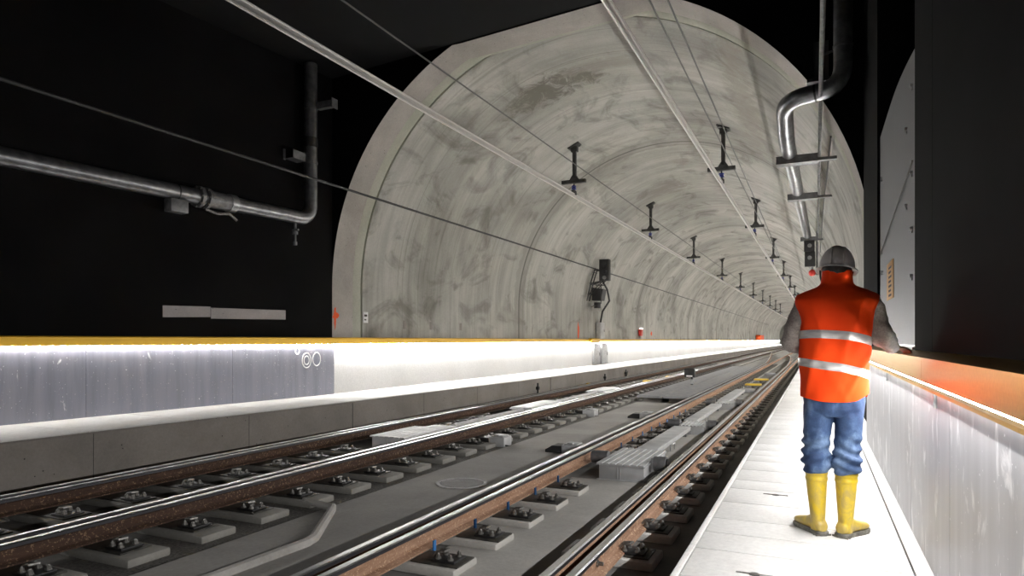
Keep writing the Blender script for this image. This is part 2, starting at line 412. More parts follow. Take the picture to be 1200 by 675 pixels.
# left platform and its kerb
def KX(y):
    P = [(-6, -9.25), (4.6, -8.7), (10.2, -8.27), (19.4, -7.92), (44, -7.9), (END, -7.85)]
    for (a, xa), (c_, xc) in zip(P, P[1:]):
        if y <= c_: return xa + (xc - xa) * (y - a) / (c_ - a)
    return P[-1][1]
b = MB(); st = [-6 + 1.2 * i for i in range(16)] + [14 + 4 * i for i in range(49)]
R = []
for y in st:
    k = KX(y); w = -11.2
    R.append([(k, y, BED), (k, y, -0.02), (k - 0.02, y, -0.0), (w, y, -0.0), (w, y, BED)])
b.rings(R); kb = b.build('floor_left', [M['kerb']], smooth=0)
struct(kb, 'left platform kerb of raw concrete', 'platform')
b = MB()
y = -4.0; i = 0
while y < 120:
    L = 1.6 if y < 40 else 5
    k0, k1 = KX(y + .008), KX(y + L - .008)
    for a, c_ in ((0.02, 0.62), (0.628, 3.2)):
        x0, x1 = (k0 - c_, k0 - a), (k1 - c_, k1 - a)
        lim = -11.0
        v = [(max(x0[0], lim), y + .008), (x0[1], y + .008), (x1[1], y + L - .008), (max(x1[0], lim), y + L - .008)]
        b.add([(p[0], p[1], 0.0) for p in v] + [(p[0], p[1], 0.012) for p in v], [(4, 5, 6, 7), (0, 1, 5, 4), (1, 2, 6, 5), (2, 3, 7, 6), (3, 0, 4, 7)])
    y += L
b.box(-11, -7.9, 120, END, 0, .012)
struct(b.build('floor_left_paving', M['walk'], smooth=0), 'white slabs of the left platform', 'platform')
b = MB()
for k in range(16):                    # vertical joints in the kerb
    y = 3.2 + 2.45 * k; x = KX(y); b.box(x - 0.01, x + 0.002, y - .004, y + .004, BED, -0.02)
struct(b.build('trim_3', M['joint'], smooth=0), 'dark vertical joints in the left kerb', 'joint')

# left bench walls under the hand rail
b = MB()
for k in range(6):
    y0, y1 = -3.8 + 2.6 * k, -3.8 + 2.6 * (k + 1) - .006
    x0, x1 = LW(y0) + .06, LW(y1) + .06
    b.add([(x0, y0, 0.012), (x1, y1, 0.012), (x1, y1, 1.13), (x0, y0, 1.13), (x0 - .05, y0, 0.012), (x1 - .05, y1, 0.012), (x1 - .05, y1, 1.13), (x0 - .05, y0, 1.13)],
          [(0, 1, 2, 3), (4, 7, 6, 5), (0, 3, 7, 4), (1, 5, 6, 2), (3, 2, 6, 7)])
struct(b.build('wall_left_lower', M['panel_left'], smooth=0), 'lavender grey metal panel low on the left hall wall', 'wall')
b = MB(); b.box(-9.84, -9.76, PY, END, 0.0, 1.14); struct(b.build('wall_bench', M['bench'], smooth=0), 'glaring white bench wall low on the left of the tunnel', 'wall')

# right walkway
struct(MB().box(-0.64, 0.9, -6, END, BED + .25, -0.03).build('floor_right', M['joint'], smooth=0), 'dark bearing under the right walkway', 'floor')
b = MB(); random.seed(3); y = -2.2
widths = [0.36, 0.36, 0.5, 0.5, 0.36, 0.5, 0.5]; i = 0
while y < 60:
    L = widths[i % 7] * (1 if y < 14 else 2); i += 1
    b.box(-0.64, 0.455, y + .007, y + L - .007, -0.06, 0.0, ch=0.004 if y < 14 else 0)
    y += L
b.box(-0.655, 0.455, y, END, -.06, 0)
y = -2
while y < END:
    L = 3.0 if y < 20 else 20
    b.box(-0.68, -0.646, y + .002, min(y + L, END) - .002, -0.09, 0.004, ch=0.004); b.box(0.464, 0.80, y + .002, min(y + L, END) - .002, -.06, 0.0, ch=.003); y += L
struct(b.build('floor_right_paving', M['walk'], smooth=25), 'white concrete planks of the right walkway', 'walkway')
struct(MB().box(-0.56, -0.5, -6, END, BED, -0.06).build('wall_walkway', M['black_wall'], smooth=0), 'dark wall under the edge of the right walkway', 'wall')

# right wall: lower metal panels, black sheets above, recess with a grey metal sheet
b = MB()
ysr = [-2.0, -0.4, 0.9, 2.2, 3.55, 4.9, 6.2, 7.6, 9.0]
for a, c_ in zip(ysr, ysr[1:]): b.box(0.545, 0.60, a + .003, c_ - .003, 0.0, 0.99)
b.box(0.545, 0.60, 9.0, 9.02, 0, .99)
struct(b.build('wall_right_lower', M['panel_right'], smooth=0), 'scuffed shiny metal panels low on the right wall', 'wall')
b = MB()
for a, c_ in ((-6, 0.5), (0.506, 2.5), (2.506, 4.6), (4.606, 5.37)): b.box(0.62, 0.90, a, c_, 1.1, 8.2)
b.box(0.67, 1.3, 9.2, PY - .02, 0, 8.2); b.box(0.62, 0.9, -6, 9.2, -.05, 1.1)
b.box(1.2, 1.3, 5.2, 9.4, 0, 8.2)
struct(b.build('wall_right', M['black_panel'], smooth=0), 'black sheeted right wall of the hall', 'wall')
# grey sheet in the recess
b = MB(); n = 16; top = []
for i in range(n + 1):
    t = i / n; y = 5.38 + t * (9.19 - 5.38); z = 3.38 + 0.28 * math.sin(min(1, t * 1.45) * PI * 0.5)
    top.append((y, z))
v = []; 
for x in (0.70, 0.73):
    v += [(x, y, z) for y, z in top] + [(x, y, 1.12) for y, z in top]
q = 2 * (n + 1)
fs = []
for i in range(n):
    fs.append((i, i + 1, n + 1 + i + 1, n + 1 + i)); fs.append((q + i, q + n + 1 + i, q + n + 2 + i, q + i + 1)); fs.append((i, q + i, q + i + 1, i + 1))
b.add(v, fs)
sheet = tag(b.build('metal_sheet', M['panel_recess'], smooth=0), 'tall grey metal sheet with bolts in the recess beyond the black right wall', 'metal sheet')
b = MB()
for y, z in ((6.2, 3.25), (6.2, 2.55), (6.2, 1.72), (8.9, 3.1), (8.9, 2.25), (6.2, 2.1), (6.55, 3.0), (6.55, 2.35), (8.85, 2.0)):
    b = MB(); b.cyl((0.70, y, z), 0.014, -0.02, 8, 0, 'X'); b.box(0.69, .70, y + .0, y + .022, z - .035, z + .005); b.build('bolt', M['galv'], sheet)
t_ = tag(MB().box(0.694, 0.6995, 7.62, 8.28, 1.63, 2.02, ch=.002).build('wall_label', [M['signorange']]), 'upright ochre label with a column of dark print on the grey metal sheet', 'label')
b = MB()
for k in range(7): b.box(0.6925, 0.694, 7.80 + .04 * (k % 2), 8.08, 1.66 + .048 * k, 1.682 + .048 * k)
b.build('print', M['ink'], t_, 0)
b = MB(); b.tube([(0.688, 6.1, 2.62), (0.688, 9.0, 2.22)], 0.006, 6)
tag(b.build('guy_wire', M['greycable']), 'thin slanting wire stretched across the grey metal sheet', 'wire')
lt = thing('upright_light', 'lit light bar at the foot of the grey metal sheet behind the hand rail', 'light', (0.655, 7.3, 1.135))
MB().box(-.03, .03, -1.75, 1.75, 0, .02).build('housing', M['galv'], lt, 0)
MB().box(-.02, .02, -1.72, 1.72, .02, .03).build('diffuser', M['lampglow'], lt, 0)

# ------------------------------------------------------------------ hand rails with LEDs
hr = thing('handrail', 'yellow hand rail with a row of bright LED points along the left wall', 'handrail', (0, 0, 0))
b = MB(); st = [-4 + 2.0 * i for i in range(8)] + [PY + .001] + [14 + 6 * i for i in range(33)]
def HX(y): return LW(y) + .055 if y < PY else -9.745
R = []
for y in st:
    x = HX(y) + .0
    R.append([(x - .05, y, 1.14), (x + .055, y, 1.14), (x + .055, y, 1.125), (x + .075, y, 1.125), (x + .075, y, 1.25), (x + .06, y, 1.265), (x - .05, y, 1.27)])
b.rings(R); b.build('rail_cover', M['yellow'], hr, 25)
bd = MB(); bh = MB()
for k in range(8):
    ya, yb = -3.6 + 1.92 * k, -3.6 + 1.92 * (k + 1); xa_, xb_ = HX(ya) + .060, HX(min(yb, 11.7)) + .060
    bh.add([(xa_, ya, 1.110), (xa_ + .012, ya, 1.110), (xb_ + .012, yb, 1.110), (xb_, yb, 1.110)], [(3, 2, 1, 0)])
b = MB()
for a, c_ in zip(st, st[1:]):
    if c_ > 3 and a < PY: continue
    x0, x1 = HX(a) + .06, HX(c_) + .06
    t_ = 1 if a > PY else 0
    q_ = .016 if t_ == 0 else 0
    (b if t_ else bh).add([(x0 - q_, a, 1.103), (x0, a, 1.121), (x1, c_, 1.121), (x1 - q_, c_, 1.103)], [(3, 2, 1, 0)], t_)
    if t_: bd.add([(x0 - .035, a, 1.100), (x0 - .015, a, 1.100), (x1 - .015, c_, 1.100), (x1 - .035, c_, 1.100)], [(3, 2, 1, 0)])
    if a > 0: b.add([(x0, a, 1.101), (x0, a, 1.124), (x1, c_, 1.124), (x1, c_, 1.101), (x0 - .02, a, 1.101), (x0 - .02, a, 1.124), (x1 - .02, c_, 1.124), (x1 - .02, c_, 1.101)], [(4, 5, 6, 7), (0, 3, 7, 4), (1, 5, 6, 2)], 2)
b.build('tunnel_light_strip', [M['strip_hall'], M['strip_tunnel'], M['galv']], hr, 0, raw=True); bd.build('down_light_strip', M['strip_down'], hr, 0, raw=True); bh.build('hall_light_strip', M['strip_hall'], hr, 0, raw=True)
proto = None
for k in range(96):
    y = 3.2 + .17 * k; x = HX(y) + .072
    if proto is None:
        proto = MB().ball((0, 0, 0), .0175, 8, 6).build('led', M['led'], hr)
        o = proto
    else:
        o = proto.copy(); C.objects.link(o)
    o.location = (x, y, 1.104)
hr2 = thing('handrail', 'broad brushed golden hand rail under the black right wall', 'handrail', (0, 0, 0))
b = MB()
prof = [(0.62, 1.134), (0.515, 1.118), (0.497, 1.110), (0.497, 0.986), (0.508, 0.970), (0.515, 0.955), (0.515, .94), (0.54, .94), (0.54, 0.99), (0.62, .99)]
for a, c_ in ((-4, 0.3), (0.304, 4.05), (4.054, 9.16)): b.prism(prof, a, c_)
b.prism([(min(a_, .61), z_) for a_, z_ in prof], 9.164, 11.89)
b.build('rail_cover', M['brass'], hr2, 25)
b = MB()
for k in range(8): b.prism([(0.497, 1.110), (0.515, 1.118), (0.6, 1.131), (0.6, .96), (.53, .96)], 11.9 + 24 * k, 11.9 + 24 * (k + 1) - .01)
b.build('tunnel_rail_cover', M['yellow'], hr2, 25)
b = MB()
for k in range(8):
    y0, y1 = -3.5 + 1.925 * k, -3.5 + 1.925 * (k + 1)
    b.add([(0.4975, y0, .9825), (0.5010, y0, .9778), (0.5010, y1, .9778), (0.4975, y1, .9825)], [(3, 2, 1, 0)], 0)
b.build('hall_light_strip', M['strip_right'], hr2, 0, raw=True)
b = MB()
for k in range(8):
    y0, y1 = -3.5 + 1.925 * k, -3.5 + 1.925 * (k + 1)
    b.add([(0.520, y0, .939), (0.538, y0, .939), (0.538, y1, .939), (0.520, y1, .939)], [(3, 2, 1, 0)], 0)
b.build('lower_light_strip', M['strip_right_down'], hr2, 0, raw=True)
b = MB()
for k in range(33):
    y0, y1 = 11.9 + 6 * k, 17.9 + 6 * k
    b.add([(0.52, y0, .930), (0.52, y1, .930), (0.52, y1, .948), (0.52, y0, .948)], [(3, 2, 1, 0)], 0)
    b.add([(0.54, y0, .925), (0.54, y1, .925), (0.54, y1, .96), (0.54, y0, .96)], [(0, 1, 2, 3)], 1)
b.build('tunnel_light_strip', [M['strip_tunnel_right'], M['galv']], hr2, 0, raw=True)
b = MB()
for k in range(33):
    y0, y1 = 11.9 + 6 * k, 17.9 + 6 * k
    b.add([(0.50, y0, .926), (0.516, y0, .926), (0.516, y1, .926), (0.50, y1, .926)], [(3, 2, 1, 0)], 0)
b.build('down_light_strip', M['strip_down'], hr2, 0, raw=True)
for y in (2.05, 3.9, 6.4):
    MB().box(0.53, 0.546, y, y + .02, .86, .94, ch=.003).build('bracket', M['galv'], hr2)

# ------------------------------------------------------------------ rails
RH = -0.40
RP = [(-.075, -.172), (.075, -.172), (.075, -.160), (.022, -.142), (.009, -.128), (.009, -.055), (.018, -.045), (.036, -.038), (.036, -.010), (.026, -.001), (-.026, -.001), (-.036, -.010), (-.036, -.038), (-.018, -.045), (-.009, -.055), (-.009, -.128), (-.022, -.142), (-.075, -.160)]
RMI = [0] * 7 + [0, 2, 1, 2, 0] + [0] * 6
RMI = [0, 0, 0, 0, 0, 0, 0, 2, 1, 1, 1, 2, 0, 0, 0, 0, 0, 0]
def rail(pts, m, name, label, group=None, web=None):
    b = MB(); R = []
    for i, (x, y) in enumerate(pts):
        R.append([(x + a, y, RH + z) for a, z in RP])
    n = len(RP); o = 0
    for r in R: b.v += r
    for k in range(len(R) - 1):
        for i in range(n):
            j = (i + 1) % n
            b.f.append((k * n + i, k * n + j, (k + 1) * n + j, (k + 1) * n + i)); b.m.append(RMI[i])
    b.f.append(tuple(reversed(range(n)))); b.m.append(0)
    e = (len(R) - 1) * n; b.f.append(tuple(e + i for i in range(n))); b.m.append(0)
    o = b.build(name, [m, M['polish'], M['headside']], None, 28)
    return tag(o, label, 'rail', group)
def straight(x, y0, y1): return [(x, y0 + (y1 - y0) * i / 12) for i in range(13)]
RD, RL = M['rust_dark'], M['rust_light']
rail(straight(-7.65, -5, END), RD, 'running_rail', 'rusty rail closest to the left platform kerb, the outermost of the left track')
rail(straight(-7.47, -5, 75), RD, 'tongue_rail', 'rusty switch blade lying against the inner side of the rail by the kerb')
rail(straight(-5.985, -5, 75), RD, 'tongue_rail', 'switch blade on the kerb side of the second double rail from the kerb')
rail(straight(-5.815, -5, END), RD, 'running_rail', 'dark speckled rusty rail between the left track and the manhole slab')
rail(straight(-3.235, -5, 40) + [(-3.3, 50), (-3.6, 58), (-4.15, 70), (-4.9, 84), (-5.5, 96)], RL, 'crossover_rail', 'rail by the manhole that swings left across the tunnel floor in the distance')
rail(straight(-3.065, -5, END), RL, 'running_rail', 'orange rusty rail with blue tags at its fasteners right of the manhole')
rail(straight(-1.695, -5, 38) + [(-1.72, 46), (-1.95, 58), (-2.3, 70), (-2.85, 81)], RL, 'crossover_rail', 'inner rail of the double line by the walkway that curves left in the distance')
rail(straight(-1.525, -5, END), RL, 'running_rail', 'orange rusty rail closest to the white walkway on the right')
# fish-bolts seen on the web of the right rail
b = MB(); b.cyl((-1.516, 4.86, -0.49), .016, .05, 6, 0, 'X'); b.cyl((-1.516, 4.86, -0.49), .028, .014, 6, 0, 'X')
tag(b.build('web_bolt', M['bolt']), 'single hexagonal bolt on the web of the rail by the walkway', 'bolt')

# fasteners ---------------------------------------------------------------
ORD = ['first', 'second', 'third', 'fourth', 'fifth', 'sixth', 'seventh', 'eighth', 'ninth', 'tenth', 'eleventh', 'twelfth', 'thirteenth', 'fourteenth', 'fifteenth', 'sixteenth', 'seventeenth', 'eighteenth']
def fastener(xl, xr, xb, xrail, padm, tagc):
    """local origin: between the two rails at bed level; x towards the walkway"""
    t = thing('rail_fastener', '', 'rail fastener')
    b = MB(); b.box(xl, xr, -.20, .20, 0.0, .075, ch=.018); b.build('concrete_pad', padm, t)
    b = MB(); b.box(xrail + .085, xb + .15, -.145, .145, .075, .088, ch=.003); b.build('base_plate', M['plate'], t)
    b = MB(); b.box(xl + .05, xrail - .09, -.12, .12, .075, .088, ch=.003); b.build('base_plate', M['plate'], t)
    b = MB()
    b.box(xb - .12, xb + .10, -.10, .10, .088, .106, ch=.004)
    b.build('clip_plate', M['steel'], t)
    for dx, dy in ((-.07, -.06), (.045, -.065), (-.06, .055), (.055, .06)):
        b = MB(); b.cyl((xb + dx, dy, .104), .026, .014, 8); b.cyl((xb + dx, dy, .118), .019, .022, 6); b.ball((xb + dx, dy, .142), .012, 6, 4); b.build('bolt', M['bolt'], t)
    b = MB(); b.tube([(xb - .13, -.03, .10), (xb - .10, -.03, .145), (xb - .03, -.03, .155), (xb - .02, .035, .155), (xb - .10, .035, .145), (xb - .14, .035, .10)], .012, 6); b.build('spring_clip', M['bolt'], t)
    return t
def far_fastener(xl, xr, xb, xrail, padm):
    b = MB(); b.box(xl, xr, -.20, .20, 0.0, .075); b.box(xrail + .085, xb + .13, -.13, .13, .075, .09, 1)
    b.box(xb - .06, xb + .06, -.09, .09, .09, .13, 2)
    return b.build('rail_fastener', [padm, M['plate'], M['bolt']], None, 0)
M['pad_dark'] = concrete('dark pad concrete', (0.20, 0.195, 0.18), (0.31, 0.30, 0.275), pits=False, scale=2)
M['pad_lit'] = concrete('pad concrete painted lit', (0.55, 0.54, 0.51), (0.72, 0.71, 0.68), pits=False, scale=2)  # paler copy: light painted into the pads that the walkway edge shades
lines = [ # centre x, left, right, bolt x, right rail x (relative), pitch, phase, words, pad
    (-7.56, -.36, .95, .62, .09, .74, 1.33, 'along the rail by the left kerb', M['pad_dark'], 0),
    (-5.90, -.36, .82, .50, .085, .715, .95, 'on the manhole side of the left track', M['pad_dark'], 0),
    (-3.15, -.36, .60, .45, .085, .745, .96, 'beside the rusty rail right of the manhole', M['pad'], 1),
    (-1.61, -.36, .42, .22, .085, .785, 1.58, 'between the right rail and the walkway', M['pad_lit'], 0)]
FIRST_SEEN = [0, 0, 0, 0]
def seen(x, y, z):      # inside the view of the photograph
    a = math.atan(357 / 780); d = -x * math.sin(a) + y * math.cos(a)
    return d > .3 and 600 + 780 * (x * math.cos(a) + y * math.sin(a)) / d > -5 and 399 + 780 * (1.2 - z) / d < 685
farb = MB()
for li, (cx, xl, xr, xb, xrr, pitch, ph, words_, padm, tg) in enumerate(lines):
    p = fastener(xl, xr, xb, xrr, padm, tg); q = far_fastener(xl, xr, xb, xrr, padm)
    used_p = used_q = False
    shown = 0
    for k in range(70):
        y = ph + pitch * k
        if (li == 2 and 8.3 < y < 10.2) or (li == 0 and (9.1 < y < 11.5 or 14.5 < y < 16.9 or 20.4 < y < 22.6)): continue
        if not seen(cx + xr, y + .25, BED): continue
        # step past the drive units that sit in the crib between the rails
        if k < 22:
            o = copy_tree(p) if used_p else p; used_p = True
            o.location = (cx, y, BED)
            v = shown; shown += 1
            if v < 14:
                o['label'] = '%s rail fastener from the near end %s' % (ORD[v], words_); o['group'] = 'rail fasteners ' + words_
            else:
                o['label'] = 'small mid-distance rail fastener %s' % words_; o['group'] = 'middle distance rail fasteners ' + words_
            if tg and v in (0, 1, 2, 3, 4, 5, 6):
                b = MB(); b.box(xrr + .10, xrr + .115, .17, .21, .07, .16, ch=.002)
                b.build('blue_tag', M['bluetag'], o)
        else:
            o = q.copy() if used_q else q
            if used_q: C.objects.link(o)
            used_q = True; o.location = (cx, y, BED)
            tag(o, 'tiny far-off rail fastener ' + words_, 'rail fastener', 'distant rail fasteners ' + words_)
    y = ph + pitch * 70
    while y < 130:
        farb.box(cx + xl, cx + xr, y - .2, y + .2, BED, BED + .075); y += pitch
tag(farb.build('far_fasteners', M['pad'], None, 0), 'rows of barely visible rail fasteners at the far end of the tracks', 'rail fasteners', None, 'stuff')

# drive units ---------------------------------------------------------------
def ribbed_box(t, x0, x1, y0, y1, z0, z1, m, ribs=True):
    b = MB(); b.box(x0, x1, y0, y1, z0, z1 - .02, ch=.006)
    for k in range(2):
        xm = x0 + (x1 - x0) * (.42 + .06 * k); b.box(xm - .006, xm + .006, y0 - .012, y0, z0 + .01, z1 - .03)
    b.box(x0 - .02, x1 + .0, y0 - .03, y0, z0, z0 + .012)
    b.build('housing', m, t)
    b = MB(); nr = 7; prof = [(x0 - .025, z1 - .025)]
    for i in range(nr):
        a = x0 - .025 + (x1 - x0 + .05) * i / nr; c_ = x0 - .025 + (x1 - x0 + .05) * (i + 1) / nr; g = .012
        prof += [(a, z1), (c_ - 2 * g, z1), (c_ - 1.6 * g, z1 - .018), (c_ - .002, z1 - .018)]
    prof += [(x1 + .025, z1 - .025)]
    b.prism(prof, y0 - .03, y1 + .02); b.build('ribbed_lid', m, t, 0)
def motor(t, x0, x1, y, z, r):
    b = MB(); b.cyl((x0, y, z), r, x1 - x0, 22, 0, 'X'); b.build('motor_drum', M['galvdull'], t)
    b = MB(); b.cyl((x1, y, z), r * .72, .02, 22, 0, 'X'); b.build('drum_cap', M['dark'], t)
    b = MB(); b.box(x0 - .04, x0, y - .05, y + .05, z - .1, z + .08); b.build('flange', M['galv'], t)
def switch_machine(x0, x1, y0, y1, label, first, m=None):
    m = m or M['greybox']
    t = thing('switch_machine', label, 'switch machine', ((x0 + x1) / 2, y0, BED), 'switch machines in the right track'); cx = (x0 + x1) / 2
    h = .225 if first else .20
    ribbed_box(t, x0 - cx, x1 - cx, 0, y1 - y0, 0.0, h, m)
    motor(t, x1 - cx + .06, x1 - cx + .22, .35 if first else .2, .20, .10)
    b = MB(); b.cyl((x0 - cx - .29, .62 if first else .3, .19), .09, .24, 20, 0, 'X'); b.build('motor_drum', M['galvdull'], t)
    return t
switch_machine(-2.66, -2.05, 8.62, 9.95, 'large grey ribbed switch machine box nearest the viewer between the right track rails', True)
switch_machine(-2.44, -2.0, 13.3, 14.1, 'second grey switch machine box up the right track at a plank bend', False)
switch_machine(-2.44, -2.0, 18.4, 19.3, 'third and farthest grey switch machine box in the right track', False)
def plank(x0, x1, y0, y1, lab):
    t = thing('cover_plank', lab, 'cover plank', ((x0 + x1) / 2, y0, BED), 'grey cover planks in the right track'); w = (x1 - x0) / 2
    MB().box(-w, w, 0, y1 - y0, .11, .19, ch=.006).build('plank_top', M['greybox'], t)
    for yy in (.2, y1 - y0 - .3): MB().box(-w + .04, w - .04, yy, yy + .1, 0, .11).build('support', M['galvdull'], t, 0)
    b = MB(); b.tube([(w + .02, 1.1, 0.02), (w + .02, 1.1, .13), (w + .07, 1.2, .15), (w + .07, 1.2, .05)], .012, 6); b.build('latch', M['galv'], t)
plank(-2.54, -2.22, 10.0, 13.2, 'long grey cover plank running from the nearest switch machine to the second')
plank(-2.54, -2.28, 14.2, 18.3, 'grey cover plank running between the second and third switch machines')
plank(-2.54, -2.22, 19.4, 24.0, 'grey cover plank running on beyond the third switch machine')
for (y0, lab) in ((24.6, 'flat grey cross trough just before the balises in the right track'), (37.5, 'flat grey cross trough beyond the balises of the right track')):
    tag(MB().box(-2.52, -2.0, y0, y0 + 1.0, BED + .001, BED + .12, ch=.01).build('cross_trough', M['coverslab']), lab, 'trough')
# left drive unit
t = thing('switch_machine', 'white ribbed switch machine cover sunk in the left track', 'switch machine', (-6.55, 9.35, BED))
ribbed_box(t, -.36, .30, 0, 1.35, 0.0, .24, M['whitecover'])
MB().box(-.30, .24, 1.36, 1.9, .02, .21, ch=.03).build('tapered_end', M['whitecover'], t)
def tubes(y0, y1, lab):
    t = thing('drive_rod', lab, 'drive rod', (-6.42, y0, BED))
    MB().tube([(0, 0, .19), (0, (y1 - y0), .19)], .055, 10).build('casing', M['whitecover'], t)
    MB().tube([(-.16, .1, .16), (-.16, (y1 - y0), .16)], .03, 8).build('rod', M['galv'], t)
    for yy in (.4, (y1 - y0) / 2, (y1 - y0) - .4): MB().box(-.2, .08, yy, yy + .08, 0, .14).build('saddle', M['galvdull'], t, 0)
tubes(11.3, 14.6, 'white cased drive rod between the two white covers of the left track')
t = thing('rod_cover', 'white folded cover over the drive rod midway up the left track', 'cover', (-6.45, 14.7, BED))
MB().box(-.3, .26, 0, .8, 0, .2, ch=.03).build('cover_box', M['whitecover'], t); MB().prism([(-.34, .2), (.3, .2), (.24, .25), (-.28, .25)], -.05, 2.0).build('cover_lid', M['whitecover'], t, 20)
tubes(16.9, 20.5, 'white cased drive rod beyond the middle cover of the left track')
t = thing('rod_cover', 'farthest white cover over the drive rod of the left track', 'cover', (-6.45, 20.6, BED))
MB().box(-.3, .26, 0, .8, 0, .2, ch=.03).build('cover_box', M['whitecover'], t); MB().prism([(-.34, .2), (.3, .2), (.24, .25), (-.28, .25)], -.05, 1.8).build('cover_lid', M['whitecover'], t, 20)

# detector boxes on the manhole side of the left track
def detector(x, y, lab, grp=None):
    t = thing('detector_box', lab, 'detector box', (x, y, BED), 'grey detector boxes beside the rails')
    b = MB(); b.box(-.13, .17, -.16, .16, 0, .17, ch=.012); b.build('housing', M['greybox'], t)
    b = MB(); b.box(-.10, .13, -.13, .13, .17, .19, ch=.01); b.box(-.04, .05, -.14, -.05, .19, .21, ch=.005); b.build('lid', M['greybox'], t)
    b = MB(); b.prism([(-.42, .0), (-.14, .0), (-.14, .15), (-.30, .15), (-.42, .08)], -.14, .14); b.build('connecting_arm', M['steel'], t, 0)
    b = MB(); b.tube([(.17, -.1, .03), (.3, -.12, .02), (.45, -.1, .015)], .014, 6); b.build('lead', M['cable'], t)
detector(-5.10, 10.60, 'grey detector box standing past the manhole, nearest beside the left track')
detector(-5.05, 15.6, 'smaller looking grey detector box farther up beside the left track')
detector(-3.62, 10.27, 'grey detector box half hidden behind the rail right of the manhole')
detector(-3.62, 15.49, 'distant grey detector box behind the rail near the trough covers')

# manhole
t = thing('manhole_cover', 'round cross-ribbed iron manhole cover in the pale slab between the tracks', 'manhole cover', (-4.12, 7.46, BED + .035))
b = MB(); R = []
for r, z in ((.325, 0), (.325, .008), (.285, .008), (.285, .003)): R.append([(r * math.cos(2 * PI * k / 40), r * math.sin(2 * PI * k / 40), z) for k in range(40)])
b.rings(R, cap=False); b.build('frame', M['galvdull'], t)
b = MB(); b.cyl((0, 0, 0), .283, .006, 40)
for k in range(-8, 9):
    c0 = .033 * k; L = math.sqrt(max(0, .27 ** 2 - c0 ** 2))
    b.box(c0 - .009, c0 + .009, -L, L, .006, .011); b.box(-L, L, c0 - .006, c0 + .006, .006, .010)
b.build('lid', speckled('cast iron', (.07, .068, .072), (.12, .115, .122), 9, .55, .4), t, 0)

# bent cement duct on the slab
b = MB(); b.tube([(-4.4, 1.0, BED + .04), (-4.28, 2.8, BED + .04), (-4.19, 3.68, BED + .04), (-4.14, 4.62, BED + .045), (-4.17, 4.76, BED + .05), (-4.66, 5.60, BED + .065), (-4.74, 5.71, BED + .065), (-4.85, 5.73, BED + .065), (-5.25, 5.84, BED + .06)], [.055, .055, .055, .055, .05, .045, .045, .04, .035], 10)
tag(b.build('cable_duct', M['duct']), 'grey bent duct lying on the slab near the bottom left rails', 'cable duct')

# trough covers, dwarf signal, balises
for x0, x1, lab in ((-4.92, -4.17, 'wide raised trough cover on the left between the tracks beyond the manhole'), (-4.15, -3.40, 'wide raised trough cover on the right between the tracks beyond the manhole')):
    t = thing('trough_cover', lab, 'trough cover', ((x0 + x1) / 2, 19.8, BED), 'trough covers between the tracks'); w = (x1 - x0) / 2
    MB().box(-w, w, 0, 25, .14, .21, ch=.01).build('slab', M['coverslab'], t)
    for y in (.4, 6, 12, 18, 24): MB().box(-w + .1, w - .1, y, y + .2, 0, .14).build('bearer', M['kerb'], t, 0)
t = thing('ground_signal', 'small black ground signal standing on the trough covers between the tracks', 'signal', (-4.22, 25.4, BED + .21))
MB().box(-.28, .1, -.12, .12, .28, .60, ch=.02).build('signal_head', M['dark'], t)
MB().box(-.05, .02, -.05, .05, 0, .3).build('post', M['steel'], t)
MB().box(-.2, .02, -.125, -.12, .30, .35, ch=.004).build('white_bar', M['whitelabel'], t)
b = MB(); b.cyl((.0, -.16, .12), .085, .05, 20, 0, 'Y'); b.build('lens', M['galv'], t)
for x, y, lab in ((-6.42, 28.2, 'nearer yellow balise lying in the left track'), (-6.2, 31.8, 'farther yellow balise lying in the left track'), (-2.25, 27.6, 'nearer yellow balise lying in the right track'), (-2.22, 31.3, 'farther yellow balise lying in the right track')):
    t = thing('balise', lab, 'balise', (x, y, BED), 'yellow balises in the tracks')
    MB().box(-.3, .3, -.22, .22, .10, .17, ch=.02).build('plate', M['balise'], t)
    MB().box(-.06, .06, -.1, .1, 0, .1).build('bracket', M['galvdull'], t, 0)
# small trackside items by the kerb
for i, (x, y, h, m_, lab) in enumerate(((-7.82, 19.0, .55, 'dark', 'short black post standing by the kerb, nearest of the kerb posts'), (-7.83, 26.2, .5, 'dark', 'black post standing by the kerb just past the yellow marker'), (-7.84, 29.5, .55, 'dark', 'black forked post by the kerb, the farthest of the kerb posts'))):
    t = thing('marker_post', lab, 'post', (x, y, BED)); MB().tube([(0, 0, 0), (0, 0, h)], .03, 8).build('post', M['dark'], t)
    MB().box(-.05, .05, -.05, .05, h * .62, h * .8, ch=.01).build('collar', M['dark'], t)
    if i == 2: MB().tube([(0, 0, h * .4), (.0, .25, h * .6), (0, .3, h * .85)], .022, 8).build('fork', M['dark'], t)
t = thing('marker_box', 'little yellow marker box by the foot of the left kerb', 'marker', (-7.80, 24.0, BED)); MB().box(-.09, .04, -.12, .12, 0, .16, ch=.02).build('box', M['dark'], t); MB().box(-.085, .045, -.1, .1, .16, .26, ch=.03).build('cap', M['balise'], t)

